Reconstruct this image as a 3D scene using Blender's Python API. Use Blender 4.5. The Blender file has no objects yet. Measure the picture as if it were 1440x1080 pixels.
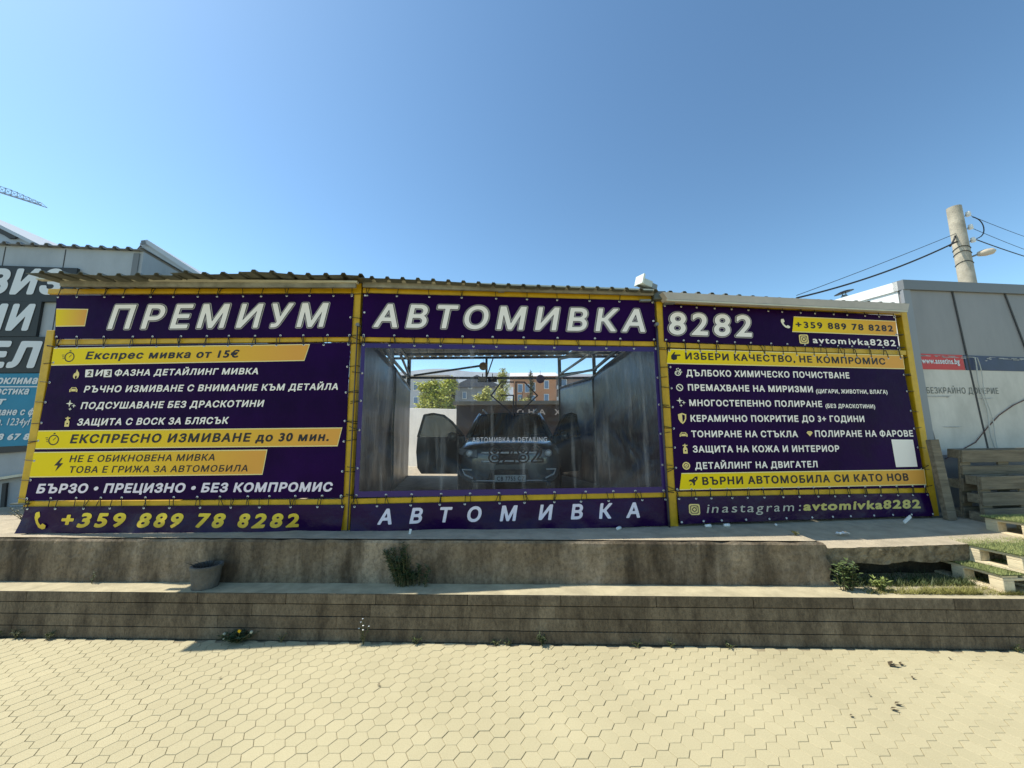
import bpy, bmesh, math, random
import numpy as np
from mathutils import Vector, Matrix
from mathutils.geometry import delaunay_2d_cdt
from math import sin, cos, pi, radians, hypot, atan2
C = bpy.context.scene.collection
S = bpy.context.scene
rnd = random.Random(7)

# ------------------------------------------------------------------ camera
FPX, PITCH, ROLL, CZ = 545.0, radians(8.2), radians(-0.5), 1.7
cd = bpy.data.cameras.new('camera')
cd.sensor_width = 36; cd.lens = FPX / 1440 * 36
cd.clip_start = 0.05; cd.clip_end = 5000
cam = bpy.data.objects.new('camera', cd); C.objects.link(cam)
_r = Vector((cos(ROLL), -sin(PITCH) * sin(ROLL), cos(PITCH) * sin(ROLL)))
_f = Vector((0, cos(PITCH), sin(PITCH)))
_u = _r.cross(_f)
cam.matrix_world = Matrix(((_r.x, _u.x, -_f.x, 0), (_r.y, _u.y, -_f.y, 0), (_r.z, _u.z, -_f.z, CZ), (0, 0, 0, 1)))
S.camera = cam
S.render.resolution_x = 1024; S.render.resolution_y = 768

# ------------------------------------------------------------------ sky, sun, exposure
SUN = Vector((-2.254, .323, 3.443)).normalized()
SUN_EL = math.asin(SUN.z); SUN_ROT = atan2(SUN.x, SUN.y)
w = bpy.data.worlds.new('World'); S.world = w; w.use_nodes = True
nt = w.node_tree
sky = nt.nodes.new('ShaderNodeTexSky'); sky.sky_type = 'NISHITA'; sky.sun_disc = False
sky.sun_elevation = SUN_EL; sky.sun_rotation = SUN_ROT
sky.altitude = 550; sky.air_density = 1.0; sky.dust_density = 0.6; sky.ozone_density = 1.5
bg = nt.nodes['Background']; bg.inputs[1].default_value = 0.12
gm = nt.nodes.new('ShaderNodeGamma'); gm.inputs[1].default_value = 1.26
tm = nt.nodes.new('ShaderNodeMix'); tm.data_type = 'RGBA'; tm.blend_type = 'MULTIPLY'; tm.inputs[0].default_value = 1; tm.inputs[7].default_value = (.775, .862, .75, 1)
nt.links.new(sky.outputs[0], gm.inputs[0]); nt.links.new(gm.outputs[0], tm.inputs[6]); nt.links.new(tm.outputs[2], bg.inputs[0])
sl = bpy.data.lights.new('sun', 'SUN'); sl.energy = 4.0; sl.angle = radians(0.5); sl.color = (1.0, 0.93, 0.80)
so = bpy.data.objects.new('sun', sl); C.objects.link(so)
so.rotation_euler = SUN.to_track_quat('Z', 'Y').to_euler(); so.location = (-6, 6, 14)
S.view_settings.view_transform = 'Standard'; S.view_settings.look = 'None'
S.view_settings.exposure = 0.7; S.view_settings.gamma = 1.0; S.view_settings.use_curve_mapping = False

# ------------------------------------------------------------------ from photo coordinates to points
def ray(x, y):
    a = (x - 720) / FPX; b = -(y - 540) / FPX
    return _f + _r * a + _u * b
O0 = Vector((0, 0, CZ))
def onz(x, y, z):
    d = ray(x, y); return O0 + d * ((z - CZ) / d.z)
def ony(x, y, Y):
    d = ray(x, y); return O0 + d * (Y / d.y)
def onplane(x, y, p, n):
    d = ray(x, y); return O0 + d * ((p - O0).dot(n) / d.dot(n))

# ------------------------------------------------------------------ materials
def newmat(name):
    m = bpy.data.materials.new(name); m.use_nodes = True
    t = m.node_tree; b = t.nodes['Principled BSDF']
    return m, t, b
def M(name, col, rough=0.6, metal=0.0, var=0.0, vs=6.0, bump=0.0, bs=60.0, spec=0.4, stretch=(1, 1, 1), dark=None, detail=6, coat=0):
    m, t, b = newmat(name)
    b.inputs['Base Color'].default_value = (*col, 1)
    b.inputs['Roughness'].default_value = rough
    b.inputs['Metallic'].default_value = metal
    b.inputs['Specular IOR Level'].default_value = spec
    if coat: b.inputs['Coat Weight'].default_value = coat; b.inputs['Coat Roughness'].default_value = .08
    if var or bump:
        tc = t.nodes.new('ShaderNodeTexCoord'); mp = t.nodes.new('ShaderNodeMapping')
        mp.inputs['Scale'].default_value = stretch
        t.links.new(tc.outputs['Object'], mp.inputs[0])
    if var:
        n = t.nodes.new('ShaderNodeTexNoise'); n.inputs['Scale'].default_value = vs; n.inputs['Detail'].default_value = detail
        n.inputs['Roughness'].default_value = .65
        t.links.new(mp.outputs[0], n.inputs['Vector'])
        r = t.nodes.new('ShaderNodeValToRGB')
        dk = dark or tuple(c * (1 - var) for c in col)
        r.color_ramp.elements[0].position = .32; r.color_ramp.elements[1].position = .68
        r.color_ramp.elements[0].color = (*dk, 1)
        r.color_ramp.elements[1].color = (*[min(1, c * (1 + var * .5)) for c in col], 1)
        t.links.new(n.outputs['Fac'], r.inputs[0]); t.links.new(r.outputs[0], b.inputs['Base Color'])
    if bump:
        n2 = t.nodes.new('ShaderNodeTexNoise'); n2.inputs['Scale'].default_value = bs; n2.inputs['Detail'].default_value = 5
        t.links.new(mp.outputs[0], n2.inputs['Vector'])
        bp = t.nodes.new('ShaderNodeBump'); bp.inputs['Strength'].default_value = bump; bp.inputs['Distance'].default_value = .02
        t.links.new(n2.outputs['Fac'], bp.inputs['Height']); t.links.new(bp.outputs[0], b.inputs['Normal'])
    return m
def GRAD(name, c0, c1, axis=0, rough=.45):
    """printed gradient, running along the print's own generated axis"""
    m, t, b = newmat(name)
    tc = t.nodes.new('ShaderNodeTexCoord'); sx = t.nodes.new('ShaderNodeSeparateXYZ')
    r = t.nodes.new('ShaderNodeValToRGB')
    r.color_ramp.elements[0].position = .15; r.color_ramp.elements[0].color = (*c0, 1)
    r.color_ramp.elements[1].position = .95; r.color_ramp.elements[1].color = (*c1, 1)
    t.links.new(tc.outputs['Generated'], sx.inputs[0]); t.links.new(sx.outputs[axis], r.inputs[0])
    t.links.new(r.outputs[0], b.inputs['Base Color']); b.inputs['Roughness'].default_value = rough; b.inputs['Specular IOR Level'].default_value = .15
    return m

# ------------------------------------------------------------------ mesh building
class MB:
    def __init__(s): s.v = []; s.f = []; s.sm = False
    def add(s, vs, fs):
        o = len(s.v); s.v += [tuple(v) for v in vs]; s.f += [tuple(i + o for i in f) for f in fs]
    def hexa(s, p):  # 8 points: bottom 0-3 ccw, top 4-7
        s.add(p, [(3, 2, 1, 0), (4, 5, 6, 7), (0, 1, 5, 4), (1, 2, 6, 5), (2, 3, 7, 6), (3, 0, 4, 7)])
    def box(s, c, d, rz=0):
        c = Vector(c); x, y, z = d[0] / 2, d[1] / 2, d[2] / 2
        R = Matrix.Rotation(rz, 3, 'Z')
        s.hexa([c + R @ Vector(q) for q in ((-x, -y, -z), (x, -y, -z), (x, y, -z), (-x, y, -z), (-x, -y, z), (x, -y, z), (x, y, z), (-x, y, z))])
    def bar(s, p, q, w, h, side=None):
        p = Vector(p); q = Vector(q); d = (q - p).normalized()
        sd = Vector(side) if side else (Vector((0, 0, 1)).cross(d) if abs(d.z) < .95 else Vector((1, 0, 0)))
        sd = (sd - d * sd.dot(d)).normalized(); up = d.cross(sd)
        a = sd * w / 2; b = up * h / 2
        s.hexa([p - a - b, p + a - b, p + a + b, p - a + b, q - a - b, q + a - b, q + a + b, q - a + b])
    def tube(s, pts, r, n=6, caps=True):
        pts = [Vector(p) for p in pts]; rs = r if isinstance(r, (list, tuple)) else [r] * len(pts)
        rings = []
        ref = None
        for i, p in enumerate(pts):
            d = (pts[min(i + 1, len(pts) - 1)] - pts[max(i - 1, 0)])
            if d.length < 1e-9: d = Vector((0, 0, 1))
            d.normalize()
            if ref is None:
                ref = Vector((1, 0, 0)) if abs(d.x) < .8 else Vector((0, 1, 0))
            a = (ref - d * ref.dot(d)).normalized(); b = d.cross(a); ref = a
            rings.append([p + (a * cos(2 * pi * k / n) + b * sin(2 * pi * k / n)) * rs[i] for k in range(n)])
        vs = [v for g in rings for v in g]; fs = []
        for i in range(len(rings) - 1):
            for k in range(n):
                k2 = (k + 1) % n
                fs.append((i * n + k, i * n + k2, (i + 1) * n + k2, (i + 1) * n + k))
        if caps:
            fs.append(tuple(range(n - 1, -1, -1))); fs.append(tuple((len(rings) - 1) * n + k for k in range(n)))
        s.add(vs, fs)
    def lathe(s, c, prof, n=24, rot=None):
        c = Vector(c); vs = []; fs = []
        for (r, z) in prof:
            for k in range(n):
                v = Vector((r * cos(2 * pi * k / n), r * sin(2 * pi * k / n), z))
                if rot: v = rot @ v
                vs.append(c + v)
        for i in range(len(prof) - 1):
            for k in range(n):
                k2 = (k + 1) % n
                fs.append((i * n + k, i * n + k2, (i + 1) * n + k2, (i + 1) * n + k))
        fs.append(tuple(range(n - 1, -1, -1))); fs.append(tuple((len(prof) - 1) * n + k for k in range(n)))
        s.add(vs, fs)
    def grid(s, fn, nu, nv):
        vs = [fn(i / nu, j / nv) for j in range(nv + 1) for i in range(nu + 1)]
        fs = [(j * (nu + 1) + i, j * (nu + 1) + i + 1, (j + 1) * (nu + 1) + i + 1, (j + 1) * (nu + 1) + i) for j in range(nv) for i in range(nu)]
        s.add(vs, fs)
    def prism(s, poly, d):  # poly: 3d points, extruded by vector d
        n = len(poly); p = [Vector(q) for q in poly]; d = Vector(d)
        s.add(p + [q + d for q in p], [tuple(range(n - 1, -1, -1)), tuple(range(n, 2 * n))] + [(i, (i + 1) % n, n + (i + 1) % n, n + i) for i in range(n)])
    def leaf(s, p, d, n, l, wd):
        p = Vector(p); d = Vector(d).normalized(); sd = d.cross(Vector(n))
        if sd.length < 1e-4: sd = Vector((1, 0, 0))
        sd.normalize(); up = sd.cross(d)
        s.add([p, p + d * l * .45 + sd * wd / 2 + up * l * .08, p + d * l, p + d * l * .45 - sd * wd / 2 + up * l * .08], [(0, 1, 2, 3)])
ORG = {}
def base_of(o):
    return ORG.get(o.name, Vector((0, 0, 0))) if o else Vector((0, 0, 0))
def obj(name, mb, mat, parent=None, smooth=False, kind=None, org=None):
    b = base_of(parent) if parent else (Vector(org) if org is not None else Vector((0, 0, 0)))
    me = bpy.data.meshes.new(name)
    me.from_pydata([(v[0] - b.x, v[1] - b.y, v[2] - b.z) for v in mb.v], [], mb.f)
    me.materials.append(mat)
    if smooth:
        me.polygons.foreach_set('use_smooth', [True] * len(me.polygons))
    me.update()
    o = bpy.data.objects.new(name, me); C.objects.link(o)
    if parent: o.parent = parent; ORG[o.name] = b
    else: o.location = b; ORG[o.name] = b
    if kind: o['kind'] = kind
    return o
def fixn(o):
    bm = bmesh.new(); bm.from_mesh(o.data); bmesh.ops.recalc_face_normals(bm, faces=bm.faces); bm.to_mesh(o.data); bm.free(); return o
def bevel(o, wd, seg=2):
    m = o.modifiers.new('edge', 'BEVEL'); m.width = wd; m.segments = seg; m.limit_method = 'ANGLE'; m.angle_limit = radians(35); return o
def tag(o, label, cat, group=None):
    o['label'] = label; o['category'] = cat
    if group: o['group'] = group
    return o
def thing(name, label, cat, loc=(0, 0, 0), group=None):
    o = bpy.data.objects.new(name, None); C.objects.link(o); o.location = loc
    o.empty_display_size = .2
    ORG[o.name] = Vector(loc)
    return tag(o, label, cat, group)
def copy_tree(o, parent=None):
    c = o.copy(); C.objects.link(c); c.parent = parent
    for ch in list(o.children): copy_tree(ch, c)
    return c

# ------------------------------------------------------------------ lettering: distance field of each glyph, cut at any boldness
_fc = bpy.data.curves.new('glyph_source', 'FONT'); _fc.fill_mode = 'NONE'; _fc.resolution_u = 6
_fo = bpy.data.objects.new('glyph_source', _fc); C.objects.link(_fo)
_dg = bpy.context.evaluated_depsgraph_get()
def _wire(s):
    _fc.body = s
    _dg.update()
    ev = _fo.evaluated_get(_dg); me = ev.to_mesh()
    n = len(me.vertices); co = np.zeros(n * 3); me.vertices.foreach_get('co', co)
    e = np.zeros(len(me.edges) * 2, dtype=int); me.edges.foreach_get('vertices', e)
    co = co.reshape(-1, 3)[:, :2].copy(); e = e.reshape(-1, 2).copy(); ev.to_mesh_clear()
    return co, e
_bar = _wire('|')[0][:, 0].min()
_adv = {}; _out = {}; _mesh = {}
def advance(ch):
    if ch not in _adv:
        _adv[ch] = _wire(ch + '|')[0][:, 0].max() - _wire('|')[0][:, 0].max()
    return _adv[ch]
def glyph(ch, bold, step=.02):
    key = (ch, round(bold, 4), step)
    if key in _mesh: return _mesh[key]
    if ch == ' ': _mesh[key] = ([], []); return _mesh[key]
    if ch not in _out: _out[ch] = _wire(ch)
    co, e = _out[ch]
    a = co[e[:, 0]]; b = co[e[:, 1]]
    mg = max(bold, 0) + 3 * step
    x0, y0 = co.min(0) - mg; x1, y1 = co.max(0) + mg
    nx = int((x1 - x0) / step) + 2; ny = int((y1 - y0) / step) + 2
    X = x0 + (np.arange(nx) + .013) * step; Y = y0 + (np.arange(ny) + .017) * step
    P = np.stack(np.meshgrid(X, Y), -1).reshape(-1, 2)
    d = b - a; L = (d ** 2).sum(1) + 1e-12
    t = np.clip(((P[:, None, :] - a[None]) * d[None]).sum(-1) / L, 0, 1)
    q = a[None] + t[..., None] * d[None]
    dist = np.sqrt(((P[:, None, :] - q) ** 2).sum(-1).min(1))
    cr = ((a[:, 1][None] > P[:, 1:2]) != (b[:, 1][None] > P[:, 1:2]))
    dy = np.where(np.abs(d[:, 1]) < 1e-12, 1e-12, d[:, 1])
    xi = a[:, 0][None] + (P[:, 1:2] - a[:, 1][None]) / dy[None] * d[:, 0][None]
    sgn = np.where(d[:, 1] > 0, 1, -1)
    hit = cr & (xi > P[:, 0:1])
    wn = (hit * sgn[None]).sum(1); par = hit.sum(1) % 2
    inside = (wn != 0) if WIND else (par == 1)
    F = (np.where(inside, -dist, dist) - bold).reshape(ny, nx)
    # marching squares
    vid = {}; vs = []; es = []
    def vert(i, j, i2, j2):
        k = (i, j, i2, j2)
        if k not in vid:
            f0 = F[j, i]; f1 = F[j2, i2]; tt = f0 / (f0 - f1)
            vid[k] = len(vs); vs.append(Vector((X[i] + (X[i2] - X[i]) * tt, Y[j] + (Y[j2] - Y[j]) * tt)))
        return vid[k]
    N = F < 0
    mix = N[:-1, :-1].astype(int) + N[:-1, 1:] + N[1:, :-1] + N[1:, 1:]
    for j, i in zip(*np.where((mix > 0) & (mix < 4))):
        i = int(i); j = int(j)
        A, B, D, E = N[j, i], N[j, i + 1], N[j + 1, i + 1], N[j + 1, i]
        ed = []
        if A != B: ed.append(vert(i, j, i + 1, j))
        if B != D: ed.append(vert(i + 1, j, i + 1, j + 1))
        if D != E: ed.append(vert(i, j + 1, i + 1, j + 1))
        if E != A: ed.append(vert(i, j, i, j + 1))
        if len(ed) == 2: es.append(tuple(ed))
        elif len(ed) == 4: es += [(ed[0], ed[1]), (ed[2], ed[3])]
    # drop nearly collinear points
    nb = {}
    for p, q2 in es: nb.setdefault(p, []).append(q2); nb.setdefault(q2, []).append(p)
    seen = set(); loops = []
    for s0 in nb:
        if s0 in seen: continue
        lp = [s0]; seen.add(s0); cur = s0
        while True:
            nx_ = [k for k in nb[cur] if k not in seen]
            if not nx_: break
            cur = nx_[0]; seen.add(cur); lp.append(cur)
        if len(lp) < 4: continue
        pts = [vs[k] for k in lp]
        for _ in range(3):
            keep = []; n = len(pts); i = 0; skip = False
            for i in range(n):
                p0 = keep[-1] if keep else pts[i - 1]; p1 = pts[i]; p2 = pts[(i + 1) % n]
                dd = (p2 - p0)
                dv = abs(dd.x * (p1.y - p0.y) - dd.y * (p1.x - p0.x)) / (dd.length + 1e-9)
                if dv < .0012 and not skip and n > 6: skip = True; continue
                skip = False; keep.append(p1)
            pts = keep
        loops.append(pts)
    r = fill(loops); _mesh[key] = r
    return r
WIND = True
def fill(loops):
    """triangulate a set of 2d loops, even-odd"""
    vs = []; es = []
    for lp in loops:
        o = len(vs); n = len(lp)
        vs += [Vector((p[0], p[1])) for p in lp]; es += [(o + i, o + (i + 1) % n) for i in range(n)]
    if len(vs) < 3: return ([], [])
    ov, oe, of, *_ = delaunay_2d_cdt(vs, es, [], 0, 1e-6)
    A = np.array([[p[0], p[1]] for lp in loops for p in lp]); B = np.array([[lp[(i + 1) % len(lp)][0], lp[(i + 1) % len(lp)][1]] for lp in loops for i in range(len(lp))])
    fs = []
    for f in of:
        c = (ov[f[0]] + ov[f[1]] + ov[f[2]]) / 3
        cr = (A[:, 1] > c.y) != (B[:, 1] > c.y)
        dy = B[:, 1] - A[:, 1]; dy = np.where(np.abs(dy) < 1e-12, 1e-12, dy)
        xi = A[:, 0] + (c.y - A[:, 1]) / dy * (B[:, 0] - A[:, 0])
        if (cr & (xi > c.x)).sum() % 2: fs.append(tuple(f))
    return ([(v.x, v.y) for v in ov], fs)
CAP = None
def line_mesh(text, bold, space=1.0, shear=0.0, step=.02, adv=None):
    """flat mesh of a line, returns verts, faces, xmin, xmax at the baseline"""
    x = 0; V = []; Fc = []; lo = 1e9; hi = -1e9
    for ch in text:
        g, f = glyph(ch, bold, step)
        o = len(V)
        for (gx, gy) in g: V.append((x + gx + shear * gy, gy))
        Fc += [tuple(i + o for i in t) for t in f]
        if g:
            lo = min(lo, x + min(p[0] for p in g)); hi = max(hi, x + max(p[0] for p in g))
        x += advance(ch) * space + 2 * (bold if adv is None else adv) * .6
    return V, Fc, lo, hi
CAPH = float(_wire('Н')[0][:, 1].max())

# ------------------------------------------------------------------ colours of things
m_paver = M('paver', (.40, .345, .222), .85, var=.16, vs=2.2, bump=.25, bs=180)
m_joint = M('joint_sand', (.30, .255, .16), .95, var=.3, vs=30)
m_block = M('stained_block', (.18, .145, .096), .9, var=.6, vs=4.5, bump=.5, bs=90, stretch=(1, 1, .45), dark=(.075, .06, .04), detail=9)
m_coping = M('coping', (.21, .17, .115), .9, var=.4, vs=7, bump=.4, bs=90, dark=(.10, .08, .055))
m_terrace = M('terrace_stone', (.44, .385, .25), .9, var=.25, vs=6, bump=.3, bs=120)
m_conc = M('old_concrete', (.29, .245, .18), .92, var=.7, vs=3.2, bump=.8, bs=45, stretch=(1.0, 1.0, .38), dark=(.10, .078, .05), detail=10)
m_slab = M('slab_concrete', (.42, .36, .26), .9, var=.25, vs=5, bump=.5, bs=60)
m_rough = M('broken_concrete', (.24, .19, .12), .95, var=.6, vs=14, bump=1, bs=50, dark=(.07, .055, .035))
m_soil = M('soil', (.045, .036, .022), .95, var=.5, vs=9, bump=1, bs=40)
m_yard = M('yard', (.42, .38, .30), .9, var=.3, vs=1.2, bump=.2)
m_ypaint = M('yellow_paint', (.56, .335, .006), .42, var=.18, vs=9, bump=.08, bs=40)
m_dsteel = M('dark_steel', (.095, .108, .10), .5, metal=.3, var=.3, vs=8)
m_gsteel = M('grey_steel', (.22, .23, .22), .5, metal=.4, var=.3, vs=8)
m_roof = M('roof_sheet', (.14, .145, .115), .5, metal=.35, var=.35, vs=2.5, stretch=(1, .3, 1))
m_fascia = M('fascia', (.30, .29, .24), .6, var=.3, vs=4, dark=(.13, .125, .10))
m_fedge = M('fascia_edge', (.55, .53, .42), .5, var=.15, vs=6)
m_gutter = M('gutter', (.47, .405, .33), .45, var=.12, vs=5)
m_vinyl = M('purple_vinyl', (.0155, .0008, .042), .42, var=.35, vs=1.6, bump=.55, bs=3.0, spec=.06)
m_skirt = M('purple_skirt', (.016, .0010, .042), .26, var=.3, vs=1.8, bump=.9, bs=4, spec=.16)
m_border = M('window_border', (.026, .006, .115), .36, var=.15, vs=2, bump=.15, bs=3)
m_white = M('white_print', (.88, .80, .72), .5)
m_lav = M('lavender_print', (.76, .67, .74), .5)
m_halo = M('grey_print', (.36, .32, .30), .5)
m_black = M('black_print', (.012, .008, .012), .5)
m_gold = GRAD('gold_print', (.82, .60, .004), (.72, .34, .06))
m_goldtab = GRAD('gold_tab', (.80, .56, .004), (.72, .34, .06))
m_goldv = GRAD('gold_digits', (.66, .44, .05), (.82, .62, .06), axis=2)
m_edgep = M('pale_gold_edge', (.85, .70, .30), .5)
m_icon = M('gold_icon', (.78, .60, .22), .5)
m_iconw = M('pale_icon', (.80, .74, .58), .5)
m_cord = M('black_cord', (.012, .011, .012), .6)
m_eyelet = M('eyelet_metal', (.6, .6, .6), .35, metal=.8)
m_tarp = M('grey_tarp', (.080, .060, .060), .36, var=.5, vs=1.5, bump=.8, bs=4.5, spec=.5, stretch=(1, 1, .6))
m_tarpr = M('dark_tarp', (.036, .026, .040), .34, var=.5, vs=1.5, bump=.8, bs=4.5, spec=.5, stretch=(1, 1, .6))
m_tarpedge = M('tarp_edge', (.16, .16, .16), .4)

# ------------------------------------------------------------------ ground
def zp(x): return .79 - .0036 * (min(max(x, -7), 6) + 5)
BW0 = Vector((-4.56, 3.74, 0)); BWD = Vector((8.61, -.36, 0)).normalized(); BWN = Vector((BWD.y, -BWD.x, 0))
if BWN.y > 0: BWN = -BWN
def yb(x): return BW0.y + (x - BW0.x) * BWD.y / BWD.x        # brick wall front line
CW0 = Vector((-4.94, 3.985, 0)); CWD = Vector((7.77, -.30, 0)).normalized()
def yc(x): return CW0.y + (x - CW0.x) * CWD.y / CWD.x        # concrete wall front line
g = MB(); g.box((0, -30, -.035), (240, 68.6, .06)); obj('ground', g, m_joint, kind='structure')
g = MB()
s = .0603; gap = .0011
ry = math.sqrt(3) * s
rr = random.Random(3)
for i in range(-105, 106):
    for j in range(-36, 36):
        cx = i * 1.5 * s; cy = j * ry + (ry / 2 if i % 2 else 0)
        if cy > yb(cx) - .02 or abs(cx) > 9.5 or cy < -3: continue
        z = rr.uniform(-.0006, .0006); tx = rr.uniform(-.005, .005); ty = rr.uniform(-.005, .005)
        jx = rr.uniform(-.0012, .0012); jy = rr.uniform(-.0012, .0012)
        top = []; out = []
        for k in range(6):
            a = k * pi / 3
            for (L, R, zz) in ((top, s - gap - .0022, z), (out, s - gap, z - .0022)):
                L.append((cx + jx + R * cos(a), cy + jy + R * sin(a), zz + tx * cos(a) * R + ty * sin(a) * R))
        low = [(p[0], p[1], -.006) for p in out]
        g.add(top + out + low, [tuple(range(6))] + [(6 + k, 6 + (k + 1) % 6, (k + 1) % 6, k) for k in range(6)] + [(12 + k, 12 + (k + 1) % 6, 6 + (k + 1) % 6, 6 + k) for k in range(6)])
# each paver takes its own slight tone
m, t, b = newmat('hexagon_paver')
gi = t.nodes.new('ShaderNodeNewGeometry'); tc = t.nodes.new('ShaderNodeTexCoord')
n1 = t.nodes.new('ShaderNodeTexNoise'); n1.inputs['Scale'].default_value = 1.1; n1.inputs['Detail'].default_value = 8
n2 = t.nodes.new('ShaderNodeTexNoise'); n2.inputs['Scale'].default_value = 160; n2.inputs['Detail'].default_value = 3
t.links.new(tc.outputs['Object'], n1.inputs[0]); t.links.new(tc.outputs['Object'], n2.inputs[0])
r1 = t.nodes.new('ShaderNodeValToRGB'); r1.color_ramp.elements[0].color = (.435, .388, .240, 1); r1.color_ramp.elements[1].color = (.465, .414, .258, 1)
t.links.new(gi.outputs['Random Per Island'], r1.inputs[0])
mx = t.nodes.new('ShaderNodeMix'); mx.data_type = 'RGBA'; mx.blend_type = 'MULTIPLY'; mx.inputs[0].default_value = .45
r2 = t.nodes.new('ShaderNodeValToRGB'); r2.color_ramp.elements[0].position = .3; r2.color_ramp.elements[0].color = (.72, .71, .68, 1); r2.color_ramp.elements[1].position = .62
t.links.new(n1.outputs['Fac'], r2.inputs[0]); t.links.new(r1.outputs[0], mx.inputs[6]); t.links.new(r2.outputs[0], mx.inputs[7])
mx2 = t.nodes.new('ShaderNodeMix'); mx2.data_type = 'RGBA'; mx2.blend_type = 'MULTIPLY'; mx2.inputs[0].default_value = .35
r3 = t.nodes.new('ShaderNodeValToRGB'); r3.color_ramp.elements[0].position = .3; r3.color_ramp.elements[0].color = (.6, .58, .54, 1); r3.color_ramp.elements[1].position = .6
t.links.new(n2.outputs['Fac'], r3.inputs[0]); t.links.new(mx.outputs[2], mx2.inputs[6]); t.links.new(r3.outputs[0], mx2.inputs[7])
t.links.new(mx2.outputs[2], b.inputs['Base Color']); b.inputs['Roughness'].default_value = .85
bp = t.nodes.new('ShaderNodeBump'); bp.inputs['Strength'].default_value = .25; bp.inputs['Distance'].default_value = .01
t.links.new(n2.outputs['Fac'], bp.inputs['Height']); t.links.new(bp.outputs[0], b.inputs['Normal'])
obj('pavement', g, m, kind='structure')
g = MB()
g.add([(x, yb(x) - .003, .384) for x in (-30, 30)] + [(30, yb(30) + 1.5, .384), (-30, yc(-30) + .05 + 1, .384)], [(0, 1, 2, 3)])
obj('terrace', g, m_terrace, kind='structure')

from mathutils import noise as noise_
# low block wall: coping and three courses
bw = thing('block_wall', 'low brown retaining wall of long stained blocks edging the pavement', 'wall', (0, 3.5, 0))
g = MB()
def wallbox(g, x0, x1, z0, z1, out, depth=.14):
    a = Vector((x0, yb(x0), 0)) + BWN * out; b_ = Vector((x1, yb(x1), 0)) + BWN * out
    p = -BWN * depth
    g.hexa([a + Vector((0, 0, z0)), b_ + Vector((0, 0, z0)), b_ + p + Vector((0, 0, z0)), a + p + Vector((0, 0, z0)), a + Vector((0, 0, z1)), b_ + Vector((0, 0, z1)), b_ + p + Vector((0, 0, z1)), a + p + Vector((0, 0, z1))])
for c, (z0, z1) in enumerate(((-.02, .0925), (.0995, .192), (.199, .2915))):
    x = -14 + c * .265 + rr.uniform(-.06, .06)
    while x < 14:
        l = .53
        wallbox(g, x + .0006, x + l - .0006, z0, z1, rr.uniform(-.003, .002)); x += l
wallbox(g, -14, 14, -.02, .29, -.02, .08)
m, t, b = newmat('wall_blocks')
gi = t.nodes.new('ShaderNodeNewGeometry'); tc = t.nodes.new('ShaderNodeTexCoord'); mp = t.nodes.new('ShaderNodeMapping'); mp.inputs['Scale'].default_value = (1, 1, .35)
t.links.new(tc.outputs['Object'], mp.inputs[0])
n1 = t.nodes.new('ShaderNodeTexNoise'); n1.inputs['Scale'].default_value = 7; n1.inputs['Detail'].default_value = 10; n1.inputs['Roughness'].default_value = .7
t.links.new(mp.outputs[0], n1.inputs[0])
r1 = t.nodes.new('ShaderNodeValToRGB'); r1.color_ramp.elements[0].position = .3; r1.color_ramp.elements[0].color = (.065, .046, .027, 1); r1.color_ramp.elements[1].position = .74; r1.color_ramp.elements[1].color = (.27, .215, .145, 1)
t.links.new(n1.outputs['Fac'], r1.inputs[0])
mx = t.nodes.new('ShaderNodeMix'); mx.data_type = 'RGBA'; mx.blend_type = 'MULTIPLY'; mx.inputs[0].default_value = 1
r2 = t.nodes.new('ShaderNodeValToRGB'); r2.color_ramp.elements[0].color = (.74, .71, .67, 1)
t.links.new(gi.outputs['Random Per Island'], r2.inputs[0]); t.links.new(r1.outputs[0], mx.inputs[6]); t.links.new(r2.outputs[0], mx.inputs[7])
ng = t.nodes.new('ShaderNodeTexNoise'); ng.inputs['Scale'].default_value = 55; ng.inputs['Detail'].default_value = 8; ng.inputs['Roughness'].default_value = .8
mg_ = t.nodes.new('ShaderNodeMapping'); mg_.inputs['Scale'].default_value = (1, 1, .5); t.links.new(tc.outputs['Object'], mg_.inputs[0]); t.links.new(mg_.outputs[0], ng.inputs[0])
rg = t.nodes.new('ShaderNodeValToRGB'); rg.color_ramp.elements[0].position = .36; rg.color_ramp.elements[0].color = (.35, .33, .3, 1); rg.color_ramp.elements[1].position = .58; rg.color_ramp.elements[1].color = (1.0, .98, .95, 1)
t.links.new(ng.outputs['Fac'], rg.inputs[0])
mg2 = t.nodes.new('ShaderNodeMix'); mg2.data_type = 'RGBA'; mg2.blend_type = 'MULTIPLY'; mg2.inputs[0].default_value = .75
t.links.new(mx.outputs[2], mg2.inputs[6]); t.links.new(rg.outputs[0], mg2.inputs[7])
t.links.new(mg2.outputs[2], b.inputs['Base Color']); b.inputs['Roughness'].default_value = .9
n2 = t.nodes.new('ShaderNodeTexNoise'); n2.inputs['Scale'].default_value = 90; t.links.new(tc.outputs['Object'], n2.inputs[0])
bp = t.nodes.new('ShaderNodeBump'); bp.inputs['Strength'].default_value = .5; bp.inputs['Distance'].default_value = .01
t.links.new(n2.outputs['Fac'], bp.inputs['Height']); t.links.new(bp.outputs[0], b.inputs['Normal'])
m_blocks = m
obj('block_courses', g, m_blocks, bw)
g = MB(); x = -14
while x < 14:
    wallbox(g, x + .0015, x + .8 - .0015, .297, .381, .004 + rr.uniform(-.0015, .0015), .16); x += .8
bevel(obj('coping', g, m_blocks, bw), .006)

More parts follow.
